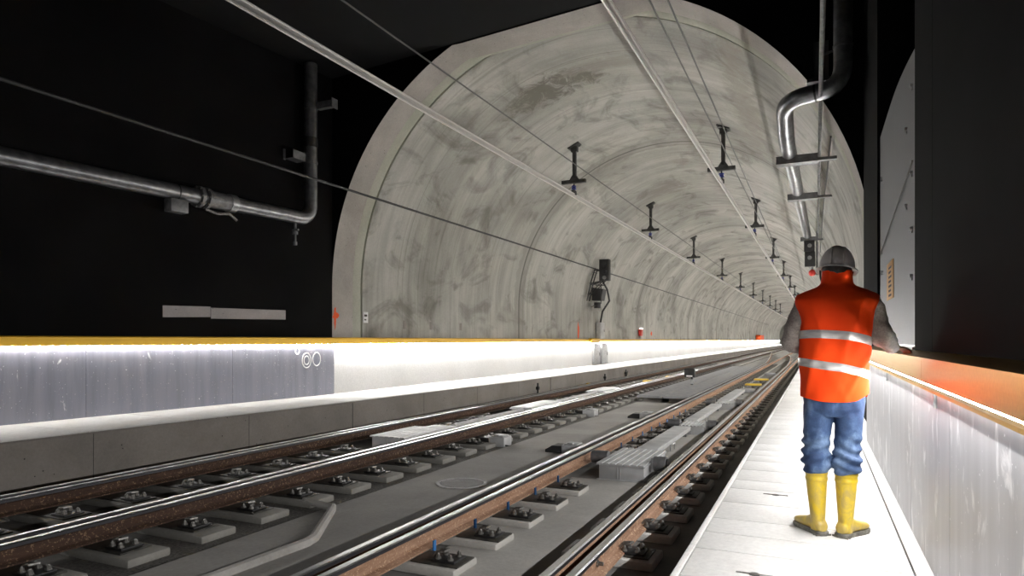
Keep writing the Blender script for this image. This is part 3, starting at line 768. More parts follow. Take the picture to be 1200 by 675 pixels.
# ------------------------------------------------------------------ overhead conductor bars
BZ = 5.61
def bar(x0, s, lab):
    t = thing('conductor_bar', lab, 'overhead bar', (x0, 0, BZ)); t.rotation_euler = (0, 0, -math.atan(s))
    L0, L1 = -5.5, 150
    b = MB(); b.prism([(-.045, .10), (.045, .10), (.045, .09), (.015, .085), (.015, .03), (.03, .02), (.03, -.005), (-.03, -.005), (-.03, .02), (-.015, .03), (-.015, .085), (-.045, .09)], L0, L1); b.build('bar_profile', M['alu'], t, 0)
    b = MB(); b.tube([(0, L0, -.018), (0, L1, -.018)], .013, 8); b.build('contact_wire', M['alu'], t)
bar(-6.98, .0100, 'pale overhead conductor bar above the left track')
bar(-2.55, .0045, 'pale overhead conductor bar above the right track')
def b1(y): return -6.98 + .0100 * y
def b2(y): return -2.55 + .0045 * y
def support():
    t = thing('bar_support', '', 'bar support')
    b = MB(); b.box(-.17, .17, -.15, .15, .0, .03, ch=.005); b.box(-.12, .12, -.12, .12, -.03, 0); b.build('ceiling_plate', M['support'], t)
    return t
def make_support(x, y, xo, lab, grp, blue=True):
    zt = TCZ + math.sqrt(TR ** 2 - (x + xo - TCX) ** 2) - .03
    t = thing('bar_support', lab, 'bar support', (x, y, BZ), grp); h = zt - BZ; a = math.asin(max(-1, min(1, (x + xo - TCX) / TR)))
    b = MB(); b.box(-.19, .19, -.16, .16, -.02, .02, ch=.004)
    for dx in (-.13, .13):
        for dy in (-.1, .1): b.cyl((dx, dy, -.045), .02, .03, 6)
    o = b.build('ceiling_plate', M['support'], t); o.location = (xo, 0, h); o.rotation_euler = (0, a, 0)
    b = MB(); b.box(xo - .055, xo + .055, -.06, .06, .56, h, ch=.012); b.prism([(xo - .16, .50), (xo + .16, .50), (xo + .06, .66), (xo - .06, .66)], -.06, .06); b.box(xo - .10, xo + .10, -.07, .07, h - .17, h - .02); b.build('stem', M['support'], t)
    b = MB(); b.prism([(-.38, .42), (.38, .42), (.38, .52), (.34, .52), (.34, .46), (-.34, .46), (-.34, .52), (-.38, .52)], -.07, .07); b.box(-.38, .38, -.075, -.055, .42, .52); b.build('cross_arm', M['support'], t, 0)
    b = MB(); b.cyl((0, 0, .2), .022, .24, 8); b.build('rod', M['support'], t)
    b = MB()
    for k in range(3): b.cyl((0, 0, .23 + .04 * k), .075 if k != 1 else .06, .03, 14)
    b.build('insulator', M['blue'] if blue else M['support'], t)
    b = MB(); b.box(-.05, .05, -.10, .10, .10, .20, ch=.01); b.box(-.075, -.045, -.05, .05, .06, .17); b.box(.045, .075, -.05, .05, .06, .17); b.build('clamp', M['support'], t)
    return t
posL = [19.4, 29.3, 40, 52, 64, 76, 88, 100, 112, 124]
posR = [19.7, 30.2, 42.0, 54, 66, 78, 90, 102]
for i, y in enumerate(posL):
    make_support(b1(y), y, .02, ('%s drop support along the left overhead bar counting from the tunnel mouth' % ORD[i]), 'drop supports of the left overhead bar')
for i, y in enumerate(posR):
    make_support(b2(y), y, .05, ('%s drop support along the right overhead bar counting from the tunnel mouth' % ORD[i]), 'drop supports of the right overhead bar')

def wire(name, pts, r, m, lab, cat='cable', seg=8):
    return tag(MB().tube(pts, r, seg).build(name, m), lab, cat)
def msg(bx, zo, y0, y1, xo):
    return [(bx(y) + xo, y, BZ + zo) for y in (y0, 0, 10, 20, 30, 40, 60, 90, y1)]
wire('earth_wire', msg(b1, .92, -5, 140, .14), .016, M['greycable'], 'thin wire strung along the left row of drop supports')
wire('earth_wire', msg(b2, .92, -5, 140, .12), .016, M['greycable'], 'thin wire strung along the right row of drop supports')
wire('ceiling_cable', [(-2.33, -5, 7.06)] + [(-2.33, y, 7.06) for y in (5, 20, 40, 80, 140)], .018, M['greycable'], 'thin cable close under the vault right of the right overhead bar')
wire('wall_cable', [(-9.30, -5, 4.47), (-9.27, 5, 4.47), (-9.24, 12, 4.47), (-9.2, 20, 4.47), (-9.2, 60, 4.47), (-9.2, 150, 4.47)], .027, M['cable'], 'thick black cable running along the left tunnel wall')
for i in range(14):
    y = 13.2 + 6.0 * i
    pass

# left pipe -------------------------------------------------------------------
t = thing('water_pipe', 'grey pipe along the black left wall bending up beside the tunnel mouth', 'pipe', (0, 0, 0))
P0 = Vector((-10.40, 2.0, 3.71)); P1 = Vector((-9.66, 10.95, 3.73)); P1b = P1 + (P0 - P1).normalized() * .0
dirv = (P1 - P0).normalized()
c0 = P1 - dirv * .30
pts = [P0 - dirv * 6, P0, P1 - dirv * 2, c0] + arc(c0 + Vector((0, 0, .30)), .30, -PI / 2, 0, 8, dirv, (0, 0, 1))[1:] + [Vector((P1.x, P1.y, 5.2)), Vector((P1.x, P1.y, 7.0))]
MB().tube(pts, .135, 20).build('pipe_run', M['pipe'], t)
def on(s): return P1 - dirv * s
def sleeve(s, L, r, m, name): MB().tube([on(s), on(s - L)], r, 20).build(name, m, t)
sleeve(2.65, .06, .19, M['galvdull'], 'flange'); sleeve(2.50, .06, .19, M['galvdull'], 'flange'); sleeve(2.42, .50, .152, M['galvdull'], 'coupling'); sleeve(2.02, .14, .165, M['galv'], 'clamp_ring')
b = MB()
for s_ in (2.62, 2.47):
    for k in range(8):
        a = 2 * PI * k / 8; q_ = Vector((0, 0, 1)) * math.cos(a) * .17 + dirv.cross(Vector((0, 0, 1))) * math.sin(a) * .17
        b.tube([on(s_) + q_ - dirv * .05, on(s_) + q_ + dirv * .05], .018, 6)
b.build('flange_bolts', M['bolt'], t)
b = MB(); b.tube([on(2.5) + Vector((.02, 0, -.2)), on(2.25) + Vector((.02, 0, -.24)), on(2.0) + Vector((.02, 0, -.2)), on(1.85) + Vector((.03, 0, -.3))], .025, 8); b.build('valve_lever', M['bolt'], t)
b = MB(); b.box(-.10, .10, -.16, .16, -.22, 0, ch=.01); o = b.build('pipe_saddle', M['galvdull'], t); o.location = on(3.05) + Vector((.02, 0, -.13)); o.rotation_euler = (0, 0, -.08)
sleeve(3.05, .02, .142, M['steel'], 'strap')
dv = on(.42)
b = MB(); b.tube([dv + Vector((0, 0, -.1)), dv + Vector((0, 0, -.30))], .028, 8); b.cyl(dv + Vector((0, 0, -.36)), .055, .06, 10); b.cyl(dv + Vector((0, 0, -.55)), .022, .2, 8); b.cyl(dv + Vector((0, 0, -.58)), .04, .07, 10); b.tube([dv + Vector((-.07, 0, -.27)), dv + Vector((.09, 0, -.27))], .02, 8)
b.build('drain_valve', M['galvdull'], t)
for zz, side in ((4.92, -1), (6.05, 1)):
    b = MB()
    if side < 0:
        b.prism([(-.0, 0), (.0 + .01, 0), (.01, .17), (0, .17)], 0, .36); b.box(-.22, 0, -.0, .36, 0, .014); b.box(-.24, -.22, -.03, .03, -.02, .2)
        b2_ = MB(); 
        o = b.build('bracket', M['galvdull'], t, 0); o.location = (P1.x - .02, P1.y - .5, zz)
    else:
        b.box(0, .42, -.0, .012, 0, .14); b.box(0, .42, -.0, .12, 0, .012); b.box(.42, .44, -.03, .15, -.03, .17)
        o = b.build('bracket', M['galvdull'], t, 0); o.location = (P1.x + .13, P1.y + .02, zz)
    MB().tube([(P1.x, P1.y, zz - .02), (P1.x, P1.y, zz + .03)], .145, 18).build('clamp_ring', M['galvdull'], t)
MB().tube([(P1.x, P1.y, 5.25), (P1.x, P1.y, 5.45)], .143, 18).build('joint_band', M['steel'], t)

# right pipe --------------------------------------------------------------------
t = thing('water_pipe', 'zinc grey pipe swan-necking from the dark right corner into the tunnel', 'pipe', (0, 0, 0))
def fillet(pts, r, n=7):
    pts = [Vector(p) for p in pts]; out = [pts[0]]
    for i in range(1, len(pts) - 1):
        a, b_, c_ = pts[i - 1], pts[i], pts[i + 1]; u = (a - b_).normalized(); v = (c_ - b_).normalized(); rr = r
        p0, p2 = b_ + u * rr, b_ + v * rr
        for k in range(n + 1):
            s_ = k / n; out.append(p0 * (1 - s_) ** 2 + b_ * 2 * s_ * (1 - s_) + p2 * s_ ** 2)
    return out + [pts[-1]]
rp = fillet([(0.36, 11.25, 7.8), (0.36, 11.25, 5.13), (-.50, 11.25, 4.90)], .42) + []
rp = fillet([(0.36, 11.25, 7.8), (0.36, 11.25, 5.08), (-.52, 11.25, 4.98), (-.50, 12.3, 4.42), (-.49, 13.1, 5.02), (-.24, 29.5, 5.02)], .30)
rp = fillet([(0.36, 11.2, 7.62), (0.36, 11.2, 5.02), (-.47, 11.3, 4.98), (-.47, 12.35, 4.62), (-.30, 27.5, 5.02)], .34)
MB().tube(rp, .13, 20).build('pipe_run', M['pipe'], t)
MB().ball((-.30, 27.5, 5.02), .14, 16, 8).build('end_cap', M['pipe'], t)
MB().tube([(.36, 11.2, 5.62), (.36, 11.2, 5.66)], .14, 18).build('clamp_ring', M['galvdull'], t)
MB().tube([(.0, 11.245, 5.0), (-.03, 11.25, 4.997)], .138, 18).build('joint_band', M['steel'], t)
b = MB(); b.box(-.05, .17, 11.4, 11.42, 5.25, 5.85); b.box(-.14, .24, 11.35, 11.78, 5.22, 5.27); b.box(-.05, -.03, 11.4, 11.78, 5.25, 5.85); b.tube([(.08, 11.415, 5.64), (.36, 11.25, 5.64)], .022, 8)
b.build('bracket', M['steel'], t, 0)
def yz(y): return 4.62 + (y - 12.35) * (5.02 - 4.62) / 15.15
for y in (13.2, 17.2, 26.2):
    b = MB(); z = yz(y) + .0
    x = -.47 + (y - 12.35) * .0112
    b.box(x - .22, .02, y - .02, y + .26, z - .20, z - .185); b.box(x - .22, .02, y - .02, y - .005, z - .20, z - .06); b.box(x - .22, .02, y + .245, y + .26, z - .20, z - .1)
    b.build('bracket', M['galvdull'], t, 0)
    MB().box(.0, .33, y + .05, y + .19, z - .18, z - .13).build('bracket_arm', M['galvdull'], t, 0)
# conduit on bracket ends
wire('conduit', [(.085, 2, 4.95), (.055, 11, 4.93), (.045, 20, 4.92), (.02, 34, 4.92)], .030, M['galvdull'], 'straight dark conduit passing in front of the right pipe bend')
wire('thin_lead', [(.22, 12.5, 4.65), (.16, 20, 4.75), (.13, 30, 4.8)], .016, M['cable'], 'thin dark lead on the tunnel wall right of the conduit')
# signal behind the helmet
t = thing('tunnel_signal', 'black two-lamp signal hanging under the right pipe end behind the helmet', 'signal', (-.22, 25.2, 3.75))
MB().box(-.16, .18, -.1, .12, .0, .52, ch=.02).build('signal_head', M['dark'], t); MB().box(-.18, .16, -.1, .12, .52, .9, ch=.02).build('signal_head', M['dark'], t)
for z in (.72, .3): MB().cyl((0, -.105, z), .07, .01, 16, 0, 'Y').build('lamp', M['galvdull'], t)
MB().box(.2, .26, -.02, .04, -.3, 1.2).build('hanger', M['galvdull'], t, 0)
b = MB(); b.ball((.08, -.02, -.22), .12, 14, 8); b.build('red_lamp', M['red'], t)
MB().box(.05, .12, -.04, .04, -.16, .02).build('lamp_neck', M['galvdull'], t, 0)

# items on the left tunnel wall ----------------------------------------------------
WX = -9.76
t = thing('wall_signal', 'black signal with hooded lamps on a frame high on the left tunnel wall', 'signal', (-9.05, 29.5, 3.93))
MB().box(.0, .46, -.16, .16, .0, .98, ch=.02).build('signal_head', M['dark'], t)
for z in (.72, .40):
    MB().cyl((.25, -.30, z), .11, .14, 14, 0, 'Y').build('hood', M['steel'], t)
MB().cyl((.25, -.19, .14), .09, .03, 14, 0, 'Y').build('lens', M['galvdull'], t)
b = MB()
for y in (-.1, .25):
    b.tube([(-.2, y, .6), (-.42, y, -.1), (-.6, y, -.9)], .03, 6); b.tube([(-.25, y, .5), (.02, y, .5)], .025, 6); b.tube([(-.4, y, -.1), (.2, y, .02)], .025, 6); b.tube([(-.5, y, -.6), (.2, y, .02)], .02, 6)
for z, x in ((.4, -.27), (-.1, -.42), (-.6, -.52)): b.tube([(x, -.25, z), (x, .4, z)], .02, 6)
b.build('wall_frame', M['steel'], t)
t = thing('speaker_box', 'black box with a slanted face below the wall signal', 'box', (-9.62, 30.2, 3.02))
MB().prism([(.05, .05), (.48, .05), (.58, .58), (.05, .66)], -.28, .30).build('body', M['dark'], t, 0)
b = MB(); b.tube([(.02, -.34, .80), (.5, -.34, .80), (.5, -.34, -.1), (.02, -.34, -.25)], .025, 6); b.tube([(.02, .36, .80), (.45, .36, .80)], .02, 6); b.build('bracket', M['steel'], t)
MB().cyl((.25, -.1, -.30), .16, .27, 14).build('horn', M['steel'], t)
wire('signal_cable', [(-8.98, 29.72, 3.91), (-8.95, 30.3, 3.6), (-9.0, 30.85, 3.1), (-9.45, 31.2, 2.6), (-9.64, 31.5, 2.09)], .045, M['cable'], 'black cable dropping from the wall signal to the cabinet')
t = thing('wall_cabinet', 'grey cabinet standing on the left hand rail below the wall signal', 'cabinet', (WX, 31.5, 1.28)); MB().box(0, .22, -.36, .36, 0, .8, ch=.02).build('body', M['cabinet'], t); MB().box(.22, .235, -.32, .32, .04, .76, ch=.004).build('door', M['cabinet'], t); MB().box(.235, .25, .2, .24, .34, .46).build('handle', M['steel'], t, 0)
t = thing('rail_cover_box', 'thick yellow cover over the hand rail below the grey cabinet', 'cover', (WX, 30.6, 1.10)); MB().box(0.05, .2, -.75, .6, 0, .2, ch=.02).build('body', M['yellow'], t); MB().box(.2, .22, -.7, .55, .06, .12).build('trim_strip', M['yellow'], t, 0)
for i, (y, lab) in enumerate(((31.0, 'grey locker set in the white bench wall, left one of two below the yellow cover'), (32.3, 'grey locker set in the white bench wall, right one of two below the yellow cover'))):
    t = thing('bench_locker', lab, 'locker', (WX, y, .012), 'lockers in the bench wall'); MB().box(.0, .10, -.5, .5, 0.02, 1.05, ch=.015).build('body', M['galv'], t); MB().box(.10, .115, -.46, .46, .06, 1.0, ch=.004).build('door', M['galv'], t); MB().box(.115, .13, .34, .38, .45, .6).build('handle', M['steel'], t, 0)
t = thing('wall_lamp', 'small white lamp with a red lens on the left tunnel wall', 'lamp', (WX, 40.0, 1.45)); MB().box(0.01, .14, -.18, .18, .28, .52, ch=.02).build('lamp_box', M['lampglow'], t); MB().box(.01, .2, -.45, -.06, 0.02, .42, ch=.03).build('red_lens', M['red'], t); MB().box(.01, .12, -.1, .25, -.1, .2).build('base', M['cabinet'], t, 0)
t = thing('wall_sign', 'small white label on the lining just inside the tunnel mouth', 'sign', (-9.795, 13.0, 1.62)); MB().box(0, .006, -.09, .09, 0, .26, ch=.002).build('plate', M['whitelabel'], t)
b = MB(); b.box(.006, .007, -.06, .05, .15, .2); b.box(.006, .007, -.06, .02, .06, .09); b.build('print', M['ink'], t, 0)
def splat(name, y, z, w, h, lab, x=WX - .034, seed=1):
    rr = random.Random(seed); v = []; n = 14
    for k in range(n):
        a = 2 * PI * k / n; r = .7 + .5 * rr.random(); v.append((y + math.cos(a) * w * r, z + math.sin(a) * h * r))
    b = MB(); b.prism(v, x, x + .004, 0, 'X'); tag(b.build(name, M['spray'], None, 0), lab, 'paint mark')
splat('paint_mark', 28.6, 1.62, .10, .40, 'upright orange spray mark left of the grey cabinet on the wall', seed=2)
splat('paint_mark', 43.2, 1.65, .25, .14, 'orange spray mark on the wall right of the red wall lamp', seed=3)
splat('paint_mark', 11.9, 1.72, .035, .30, 'orange spray streak on the left foot of the tunnel mouth ring', x=-9.80, seed=4)
splat('paint_mark', 11.92, 1.75, .11, .07, 'orange spray dot on the left foot of the tunnel mouth ring', x=-9.799, seed=5)
t = thing('far_machine', 'orange machine far off by the left tunnel wall', 'machine', (-9.3, 128, 1.25)); MB().box(-.4, .4, -4, 4, 0, .9, ch=.05).build('body', M['spray'], t); MB().box(-.3, .3, 4.2, 5.4, 0, .8, ch=.05).build('cab', M['whitelabel'], t)
b = MB(); 
for y in (14.6, 15.9, 17.6):
    bb = MB(); bb.box(-9.80, -9.785, y, y + .12, 1.5, 1.72, ch=.003); tag(bb.build('wall_patch', M['kerb']), {14.6: 'square mortar patch nearest the white label low on the lining', 15.9: 'dark notched mortar patch low on the lining', 17.6: 'pale mortar patch farthest right of the three low on the lining'}[y], 'patch')

# bare strip on black wall
b = MB(); 
for a, c_ in ((7.87, 8.78), (8.79, 10.5)):
    x0, x1 = LW(a), LW(c_)
    b.add([(x0 + .004, a, 1.60), (x1 + .004, c_, 1.63), (x1 + .004, c_, 1.82), (x0 + .004, a, 1.80), (x0 + .0005, a, 1.60), (x1 + .0005, c_, 1.63), (x1 + .0005, c_, 1.82), (x0 + .0005, a, 1.80)], [(0, 1, 2, 3), (4, 7, 6, 5), (0, 3, 7, 4), (1, 5, 6, 2), (3, 2, 6, 7), (0, 4, 5, 1)])
tag(b.build('concrete_strip', M['strip'], None, 0), 'narrow bare concrete strip set in the black left wall', 'concrete strip')
# scuffs: chalk rings on the left panel
b = MB()
for (y, z, r) in ((11.0, .78, .12), (11.0, .78, .07), (11.28, .80, .11), (10.75, .98, .05)):
    x = LW(y) + .0615; R = []
    pts = [(x + .0005 + (.75/7.8)*(r * math.cos(2 * PI * k / 20)), y + r * math.cos(2 * PI * k / 20), z + 1.3 * r * math.sin(2 * PI * k / 20)) for k in range(21)]
    b.tube(pts, .012, 4, cap=False)
tag(b.build('chalk_rings', M['whitelabel']), 'white chalk rings scrawled at the end of the left metal panel', 'chalk mark')
# lifting slots in the walkway
for x, y, lab in ((-.29, 3.62, 'small lifting slot in the walkway plank nearest the bottom edge'), (-.29, 5.55, 'small lifting slot in the walkway plank left of the boots')):
    t = thing('lifting_slot', lab, 'lifting slot', (x, y, 0)); MB().cyl((0, 0, .0005), .028, .0025, 12).build('cup', M['joint'], t); MB().box(-.09, .09, -.006, .006, .001, .006, ch=.002).build('bar', M['bolt'], t)

# ------------------------------------------------------------------ the worker
def bake(o, mods):
    for tp, kw in mods:
        m = o.modifiers.new(tp, tp)
        for k, v in kw.items(): setattr(m, k, v)
    dg = bpy.context.evaluated_depsgraph_get(); dg.update()
    me = bpy.data.meshes.new_from_object(o.evaluated_get(dg)); old = o.data
    ms = [m for m in old.materials]
    o.modifiers.clear(); o.data = me
    if not me.materials:
        for m in ms: me.materials.append(m)
    me.polygons.foreach_set('use_smooth', [True] * len(me.polygons)); return o
def ell(c, rx, ry, n=28, p=2.0, rot=0.0):
    out = []
    for k in range(n):
        a = 2 * PI * k / n; ca, sa = math.cos(a), math.sin(a)
        x = rx * math.copysign(abs(ca) ** (2 / p), ca); y = ry * math.copysign(abs(sa) ** (2 / p), sa)
        out.append((c[0] + x * math.cos(rot) - y * math.sin(rot), c[1] + x * math.sin(rot) + y * math.cos(rot), c[2]))
    return out
WYY = 4.56
W = thing('person', 'worker in orange safety vest, jeans, yellow boots and helmet seen from behind on the walkway', 'person', (0, 0, 0))
skin = mat('skin', (0.55, 0.32, 0.24), 0.55)
hairm = speckled('dark hair', (0.008, 0.007, 0.006), (0.02, 0.017, 0.015), 60, 0.6)
# body ------------------------------------------------------------------
def limb(b, pts, rs, seg=14):
    P = [Vector(p) for p in pts]; pp, rr = [], []
    for i in range(len(P) - 1):
        for k in range(4):
            t = k / 4; pp.append(P[i].lerp(P[i + 1], t)); rr.append(rs[i] * (1 - t) + rs[i + 1] * t)
    pp.append(P[-1]); rr.append(rs[-1]); b.tube(pp, rr, seg); b.ball(P[0], rs[0], 12, 8); b.ball(P[-1], rs[-1], 12, 8)
SHL, ELL_, HNL = (-.055, WYY + .02, 1.43), (-.145, WYY + .02, 1.185), (0.02, WYY + .24, 1.12)
SHR, ELR, HNR = (.285, WYY + .01, 1.43), (.350, WYY - .01, 1.225), (.43, WYY + .26, 1.16)
b = MB()
b.rings([ell((.10, WYY, z), rx, ry, 24) for z, rx, ry in ((.84, .13, .09), (.95, .15, .105), (1.08, .135, .10), (1.25, .16, .11), (1.40, .175, .105), (1.48, .13, .08), (1.52, .07, .06))])
limb(b, [(.112, WYY, 1.48), (.114, WYY + .015, 1.62)], [.06, .056])
# head: looking along the tunnel
hc = Vector((.114, WYY + .035, 1.675))
b.ball(hc, .098, 20, 14, 0, (.80, 1.0, 1.18)); b.ball(hc + Vector((0, .045, -.065)), .058, 14, 10, 0, (.95, .9, .95))
b.ball(hc + Vector((0, .105, -.02)), .016, 10, 8, 0, (.9, 1.3, 1.6))
for sx in (-1, 1):
    b.ball(hc + Vector((sx * .083, -.0, -.02)), .026, 10, 8, 0, (.35, .8, 1.15)); b.ball(hc + Vector((sx * .03, .088, .012)), .012, 8, 6)
b.ball(hc + Vector((0, .098, -.062)), .02, 10, 6, 0, (1.2, .5, .35))
limb(b, [SHL, ELL_, HNL], [.055, .042, .028]); limb(b, [SHR, ELR, HNR], [.055, .042, .028])
def hand(b, w, d, up, side):
    d = Vector(d).normalized(); up = Vector(up).normalized(); s_ = d.cross(up).normalized(); w = Vector(w)
    R = []
    for t, hw, hh in ((-.02, .026, .020), (.02, .034, .016), (.06, .041, .015), (.09, .040, .012)):
        R.append([w + d * t + s_ * (hw * math.cos(2 * PI * k / 12)) + up * (hh * math.sin(2 * PI * k / 12)) for k in range(12)])
    b.rings(R)
    for i, (L, off) in enumerate(((.068, -.030), (.078, -.010), (.073, .010), (.056, .029))):
        p = w + d * .085 + s_ * off
        b.tube([p - d * .01, p + d * L * .4 - up * .003, p + d * L * .72 - up * .014, p + d * L * .92 - up * .030], [.0095, .009, .0085, .0075], 8)
    p = w + d * .02 + s_ * (.032 * side)
    b.tube([p - s_ * .01 * side, p + s_ * .022 * side + d * .02, p + s_ * .034 * side + d * .052 - up * .006, p + s_ * .03 * side + d * .075 - up * .012], [.012, .011, .0095, .008], 8)
hand(b, HNR, (.75, .7, -.12), (0.05, 0.05, 1), -1); hand(b, HNL, (.55, .8, -.1), (0, .1, 1), 1)
LHIP, LKN, LAN = (.02, WYY, .86), (-.005, WYY + .015, .47), (.006, WYY - .0, .08)
RHIP, RKN, RAN = (.175, WYY, .86), (.172, WYY + .015, .47), (.162, WYY - .0, .08)
limb(b, [LHIP, LKN, LAN], [.082, .056, .042]); limb(b, [RHIP, RKN, RAN], [.082, .056, .042])
def toe_dir(a): return Vector((math.sin(a), math.cos(a), 0))
LA, RA = -.56, .55
for an, a in ((LAN, LA), (RAN, RA)):
    d = toe_dir(a); b.tube([Vector(an) + Vector((0, 0, -.03)) - d * .03, Vector(an) + d * .08 + Vector((0, 0, -.035)), Vector(an) + d * .17 + Vector((0, 0, -.045))], [.036, .036, .025], 12)
o = b.build('body', skin, W); bake(o, [('REMESH', dict(mode='VOXEL', voxel_size=.0055)), ('SMOOTH', dict(iterations=3, factor=.5))])
# hair
b = MB(); b.ball(hc + Vector((0, -.022, -.015)), .103, 24, 16, 0, (.83, .93, 1.05)); o = b.build('hair', hairm, W)
bmh = bmesh.new(); bmh.from_mesh(o.data)
for v in bmh.verts:
    p = v.co; f = noise.noise(p * 60) * .004; v.co = p + (p - hc).normalized() * f
    if p.y > hc.y + .06: v.co.y = hc.y + .06
bmh.to_mesh(o.data); bmh.free()
# helmet: shell with brim, ribs
helm = mat('helmet shell', (0.82, 0.77, 0.765), 0.35)
rimm = mat('helmet rim', (0.9, 0.9, 0.89), 0.3)
hb = hc + Vector((-.002, -.005, .0))
tilt = Matrix.Rotation(math.radians(-8), 4, 'X') @ Matrix.Rotation(math.radians(5), 4, 'Y')
def hp(p): return hb + Vector((0, 0, -.035)) + (tilt @ Vector(p))
b = MB(); R = []; seg = 40
for i in range(15):
    a = (PI / 2) * i / 14; ra = math.cos(a)
    z = .145 * math.sin(a); ring = []
    for k in range(seg):
        th = 2 * PI * k / seg; rib = 0
        for c0 in (0.0,): pass
        rr = 1 + .012 * max(0, math.cos(th * 3 + PI / 2)) ** 8 * ra
        ring.append(hp((.103 * max(ra, .02) ** .9 * math.cos(th) * rr, .128 * max(ra, .02) ** .9 * math.sin(th) * rr, z)))
    R.append(ring)
b.rings(R, cap=True); H = b.build('helmet', helm, W)
b = MB()
for sx in (-.035, .035):
    pts = []
    for i in range(17):
        a = PI * i / 16; rx = math.sqrt(max(0, 1 - (sx / .105) ** 2)); pts.append(hp((sx, -.130 * rx * math.cos(a), .147 * rx * math.sin(a))))
    b.tube(pts, .005, 6)
b.build('shell_rib', helm, H)
b = MB(); prof = [(1.0, .004), (1.07, .0), (1.16, -.006), (1.165, -.012), (1.06, -.008), (.98, -.006)]
R = []
for rr, z in prof + [prof[0]]:
    ring = []
    for k in range(seg):
        th = 2 * PI * k / seg; fr = 1 + (.22 * max(0, math.sin(th)) ** 3)
        w_ = 1 + (rr - 1) * fr
        ring.append(hp((.104 * w_ * math.cos(th), .129 * w_ * math.sin(th), z - .012 * max(0, math.sin(th)) * (rr - 1) * 6)))
    R.append(ring)
b.rings(R, cap=False); b.build('brim', rimm, H)
b = MB()
for sx in (-1, 1): b.tube([hp((sx * .092, 0, -.01)), hp((sx * .088, .0, -.05)), hp((sx * .07, .03, -.10))], .005, 6)
b.build('chin_strap', M['dark'], H)

# vest -------------------------------------------------------------------
TC = [ # z, cx, half width, half depth
    (.825, .094, .190, .140), (.90, .095, .193, .143), (1.00, .097, .194, .140), (1.10, .098, .198, .138), (1.20, .099, .202, .140), (1.30, .102, .209, .140), (1.38, .106, .218, .138), (1.43, .109, .228, .130), (1.465, .110, .234, .118), (1.482, .111, .226, .108), (1.495, .111, .200, .100), (1.515, .112, .150, .090), (1.532, .113, .110, .080), (1.55, .114, .090, .074), (1.60, .115, .084, .074), (1.628, .115, .082, .074)]
def interp(z):
    if z <= TC[0][0]: return TC[0][1:]
    for a, c_ in zip(TC, TC[1:]):
        if z <= c_[0]:
            t = (z - a[0]) / (c_[0] - a[0]); return tuple(a[i] + (c_[i] - a[i]) * t for i in (1, 2, 3))
    return TC[-1][1:]
def vest(th, z, off=0.0):
    cx, rx, ry = interp(z); p = 2.5 if z < 1.46 else 2.1
    ca, sa = math.cos(th), math.sin(th)
    x = rx * math.copysign(abs(ca) ** (2 / p), ca); y = ry * math.copysign(abs(sa) ** (2 / p), sa)
    q = Vector((cx + x, WYY + .005 + y, z))
    amp = .010 if z < 1.45 else .004
    w = noise.noise(Vector((q.x * 5 + q.z * 2.5, q.y * 5, q.z * 3.0))) * amp * 1.6 + noise.noise(Vector((q.x * 13 - q.z * 7, q.y * 12, q.z * 6 + 4))) * amp * .7
    fold = 0
    for x0, z0, L, s_, A in ((.0, 1.33, .16, -.25, .008), (.21, 1.32, .18, .30, .009), (.25, 1.05, .2, .5, .008), (.1, .95, .22, -.5, .006), (-.03, 1.0, .22, .2, .006), (.16, 1.2, .2, .1, .005)):
        if sa < 0:
            d_ = (q.x - x0) - s_ * (z - z0); fold += 1.5 * A * math.exp(-(d_ / .016) ** 2) * math.exp(-((z - z0) / L) ** 2)
    k = 1 + (w + fold + off) / max(.05, math.hypot(x, y))
    return Vector((cx + x * k, WYY + .005 + y * k, z))
def hemz(th): # lower edge dips at the middle and rises to the right side
    x = math.cos(th); return .845 - .016 * math.cos(x * 2.2) + (.06 * max(0, x - .55) if math.sin(th) < .2 else 0)
vm = mat('hi-vis orange fabric', (0.93, 0.06, 0.004), 0.85, spec=.2); tn = NT(vm)
tn.col(tn.ramp(tn.noise(tn.coord('Object', (1, 1, 1)), 3.0, 4), [(0.3, (0.66, 0.036, 0.0016)), (0.7, (0.76, 0.058, 0.003))])); tn.bump(tn.noise(tn.coord(), 240, 2), .12, .002)
n = 72; rows = 64; R = []
for i in range(rows + 1):
    t = i / rows; ring = []
    for k in range(n):
        th = 2 * PI * k / n; z0 = hemz(th); z = z0 + (1.628 - z0) * t; ring.append(vest(th, z))
    R.append(ring)
Rin = [[Vector((p.x * .97 + .114 * .03, p.y * .97 + WYY * .03, p.z - .004)) for p in R[-1]], [Vector((p.x * .95 + .114 * .05, p.y * .95 + WYY * .05, p.z - .05)) for p in R[-1]]]
b = MB(); b.rings([[Vector((.096 + (p.x - .096) * .97, WYY + (p.y - WYY) * .97, p.z + .01)) for p in R[0]]] + R + Rin, cap=False)
V = b.build('vest', vm, W, 60)
silver = mat('reflective tape', (0.42, 0.40, 0.39), 0.35, 0.4); tn = NT(silver)
tn.col(tn.ramp(tn.noise(tn.coord('Object', (1, 1, 4)), 9, 3), [(0.3, (0.30, 0.285, 0.28)), (0.7, (0.56, 0.54, 0.52))]))
for zc, slope, bend in ((1.213, -.035, .022), (1.030, -.065, .012)):
    b = MB(); R = []
    for i in range(5):
        ring = []
        for k in range(n):
            th = 2 * PI * k / n; x = math.cos(th); z = zc + slope * x * .6 * (1 if math.sin(th) < 0 else .4) + bend * (1 - x * x) * (1 if math.sin(th) < 0 else 0) + (i / 4 - .5) * .05
            ring.append(vest(th, z, .0035 if 0 < i < 4 else .0012))
        R.append(ring)
    b.rings(R, cap=False); o = b.build('reflective_band', silver, V, 60); o['label'] = 'silver reflective band'

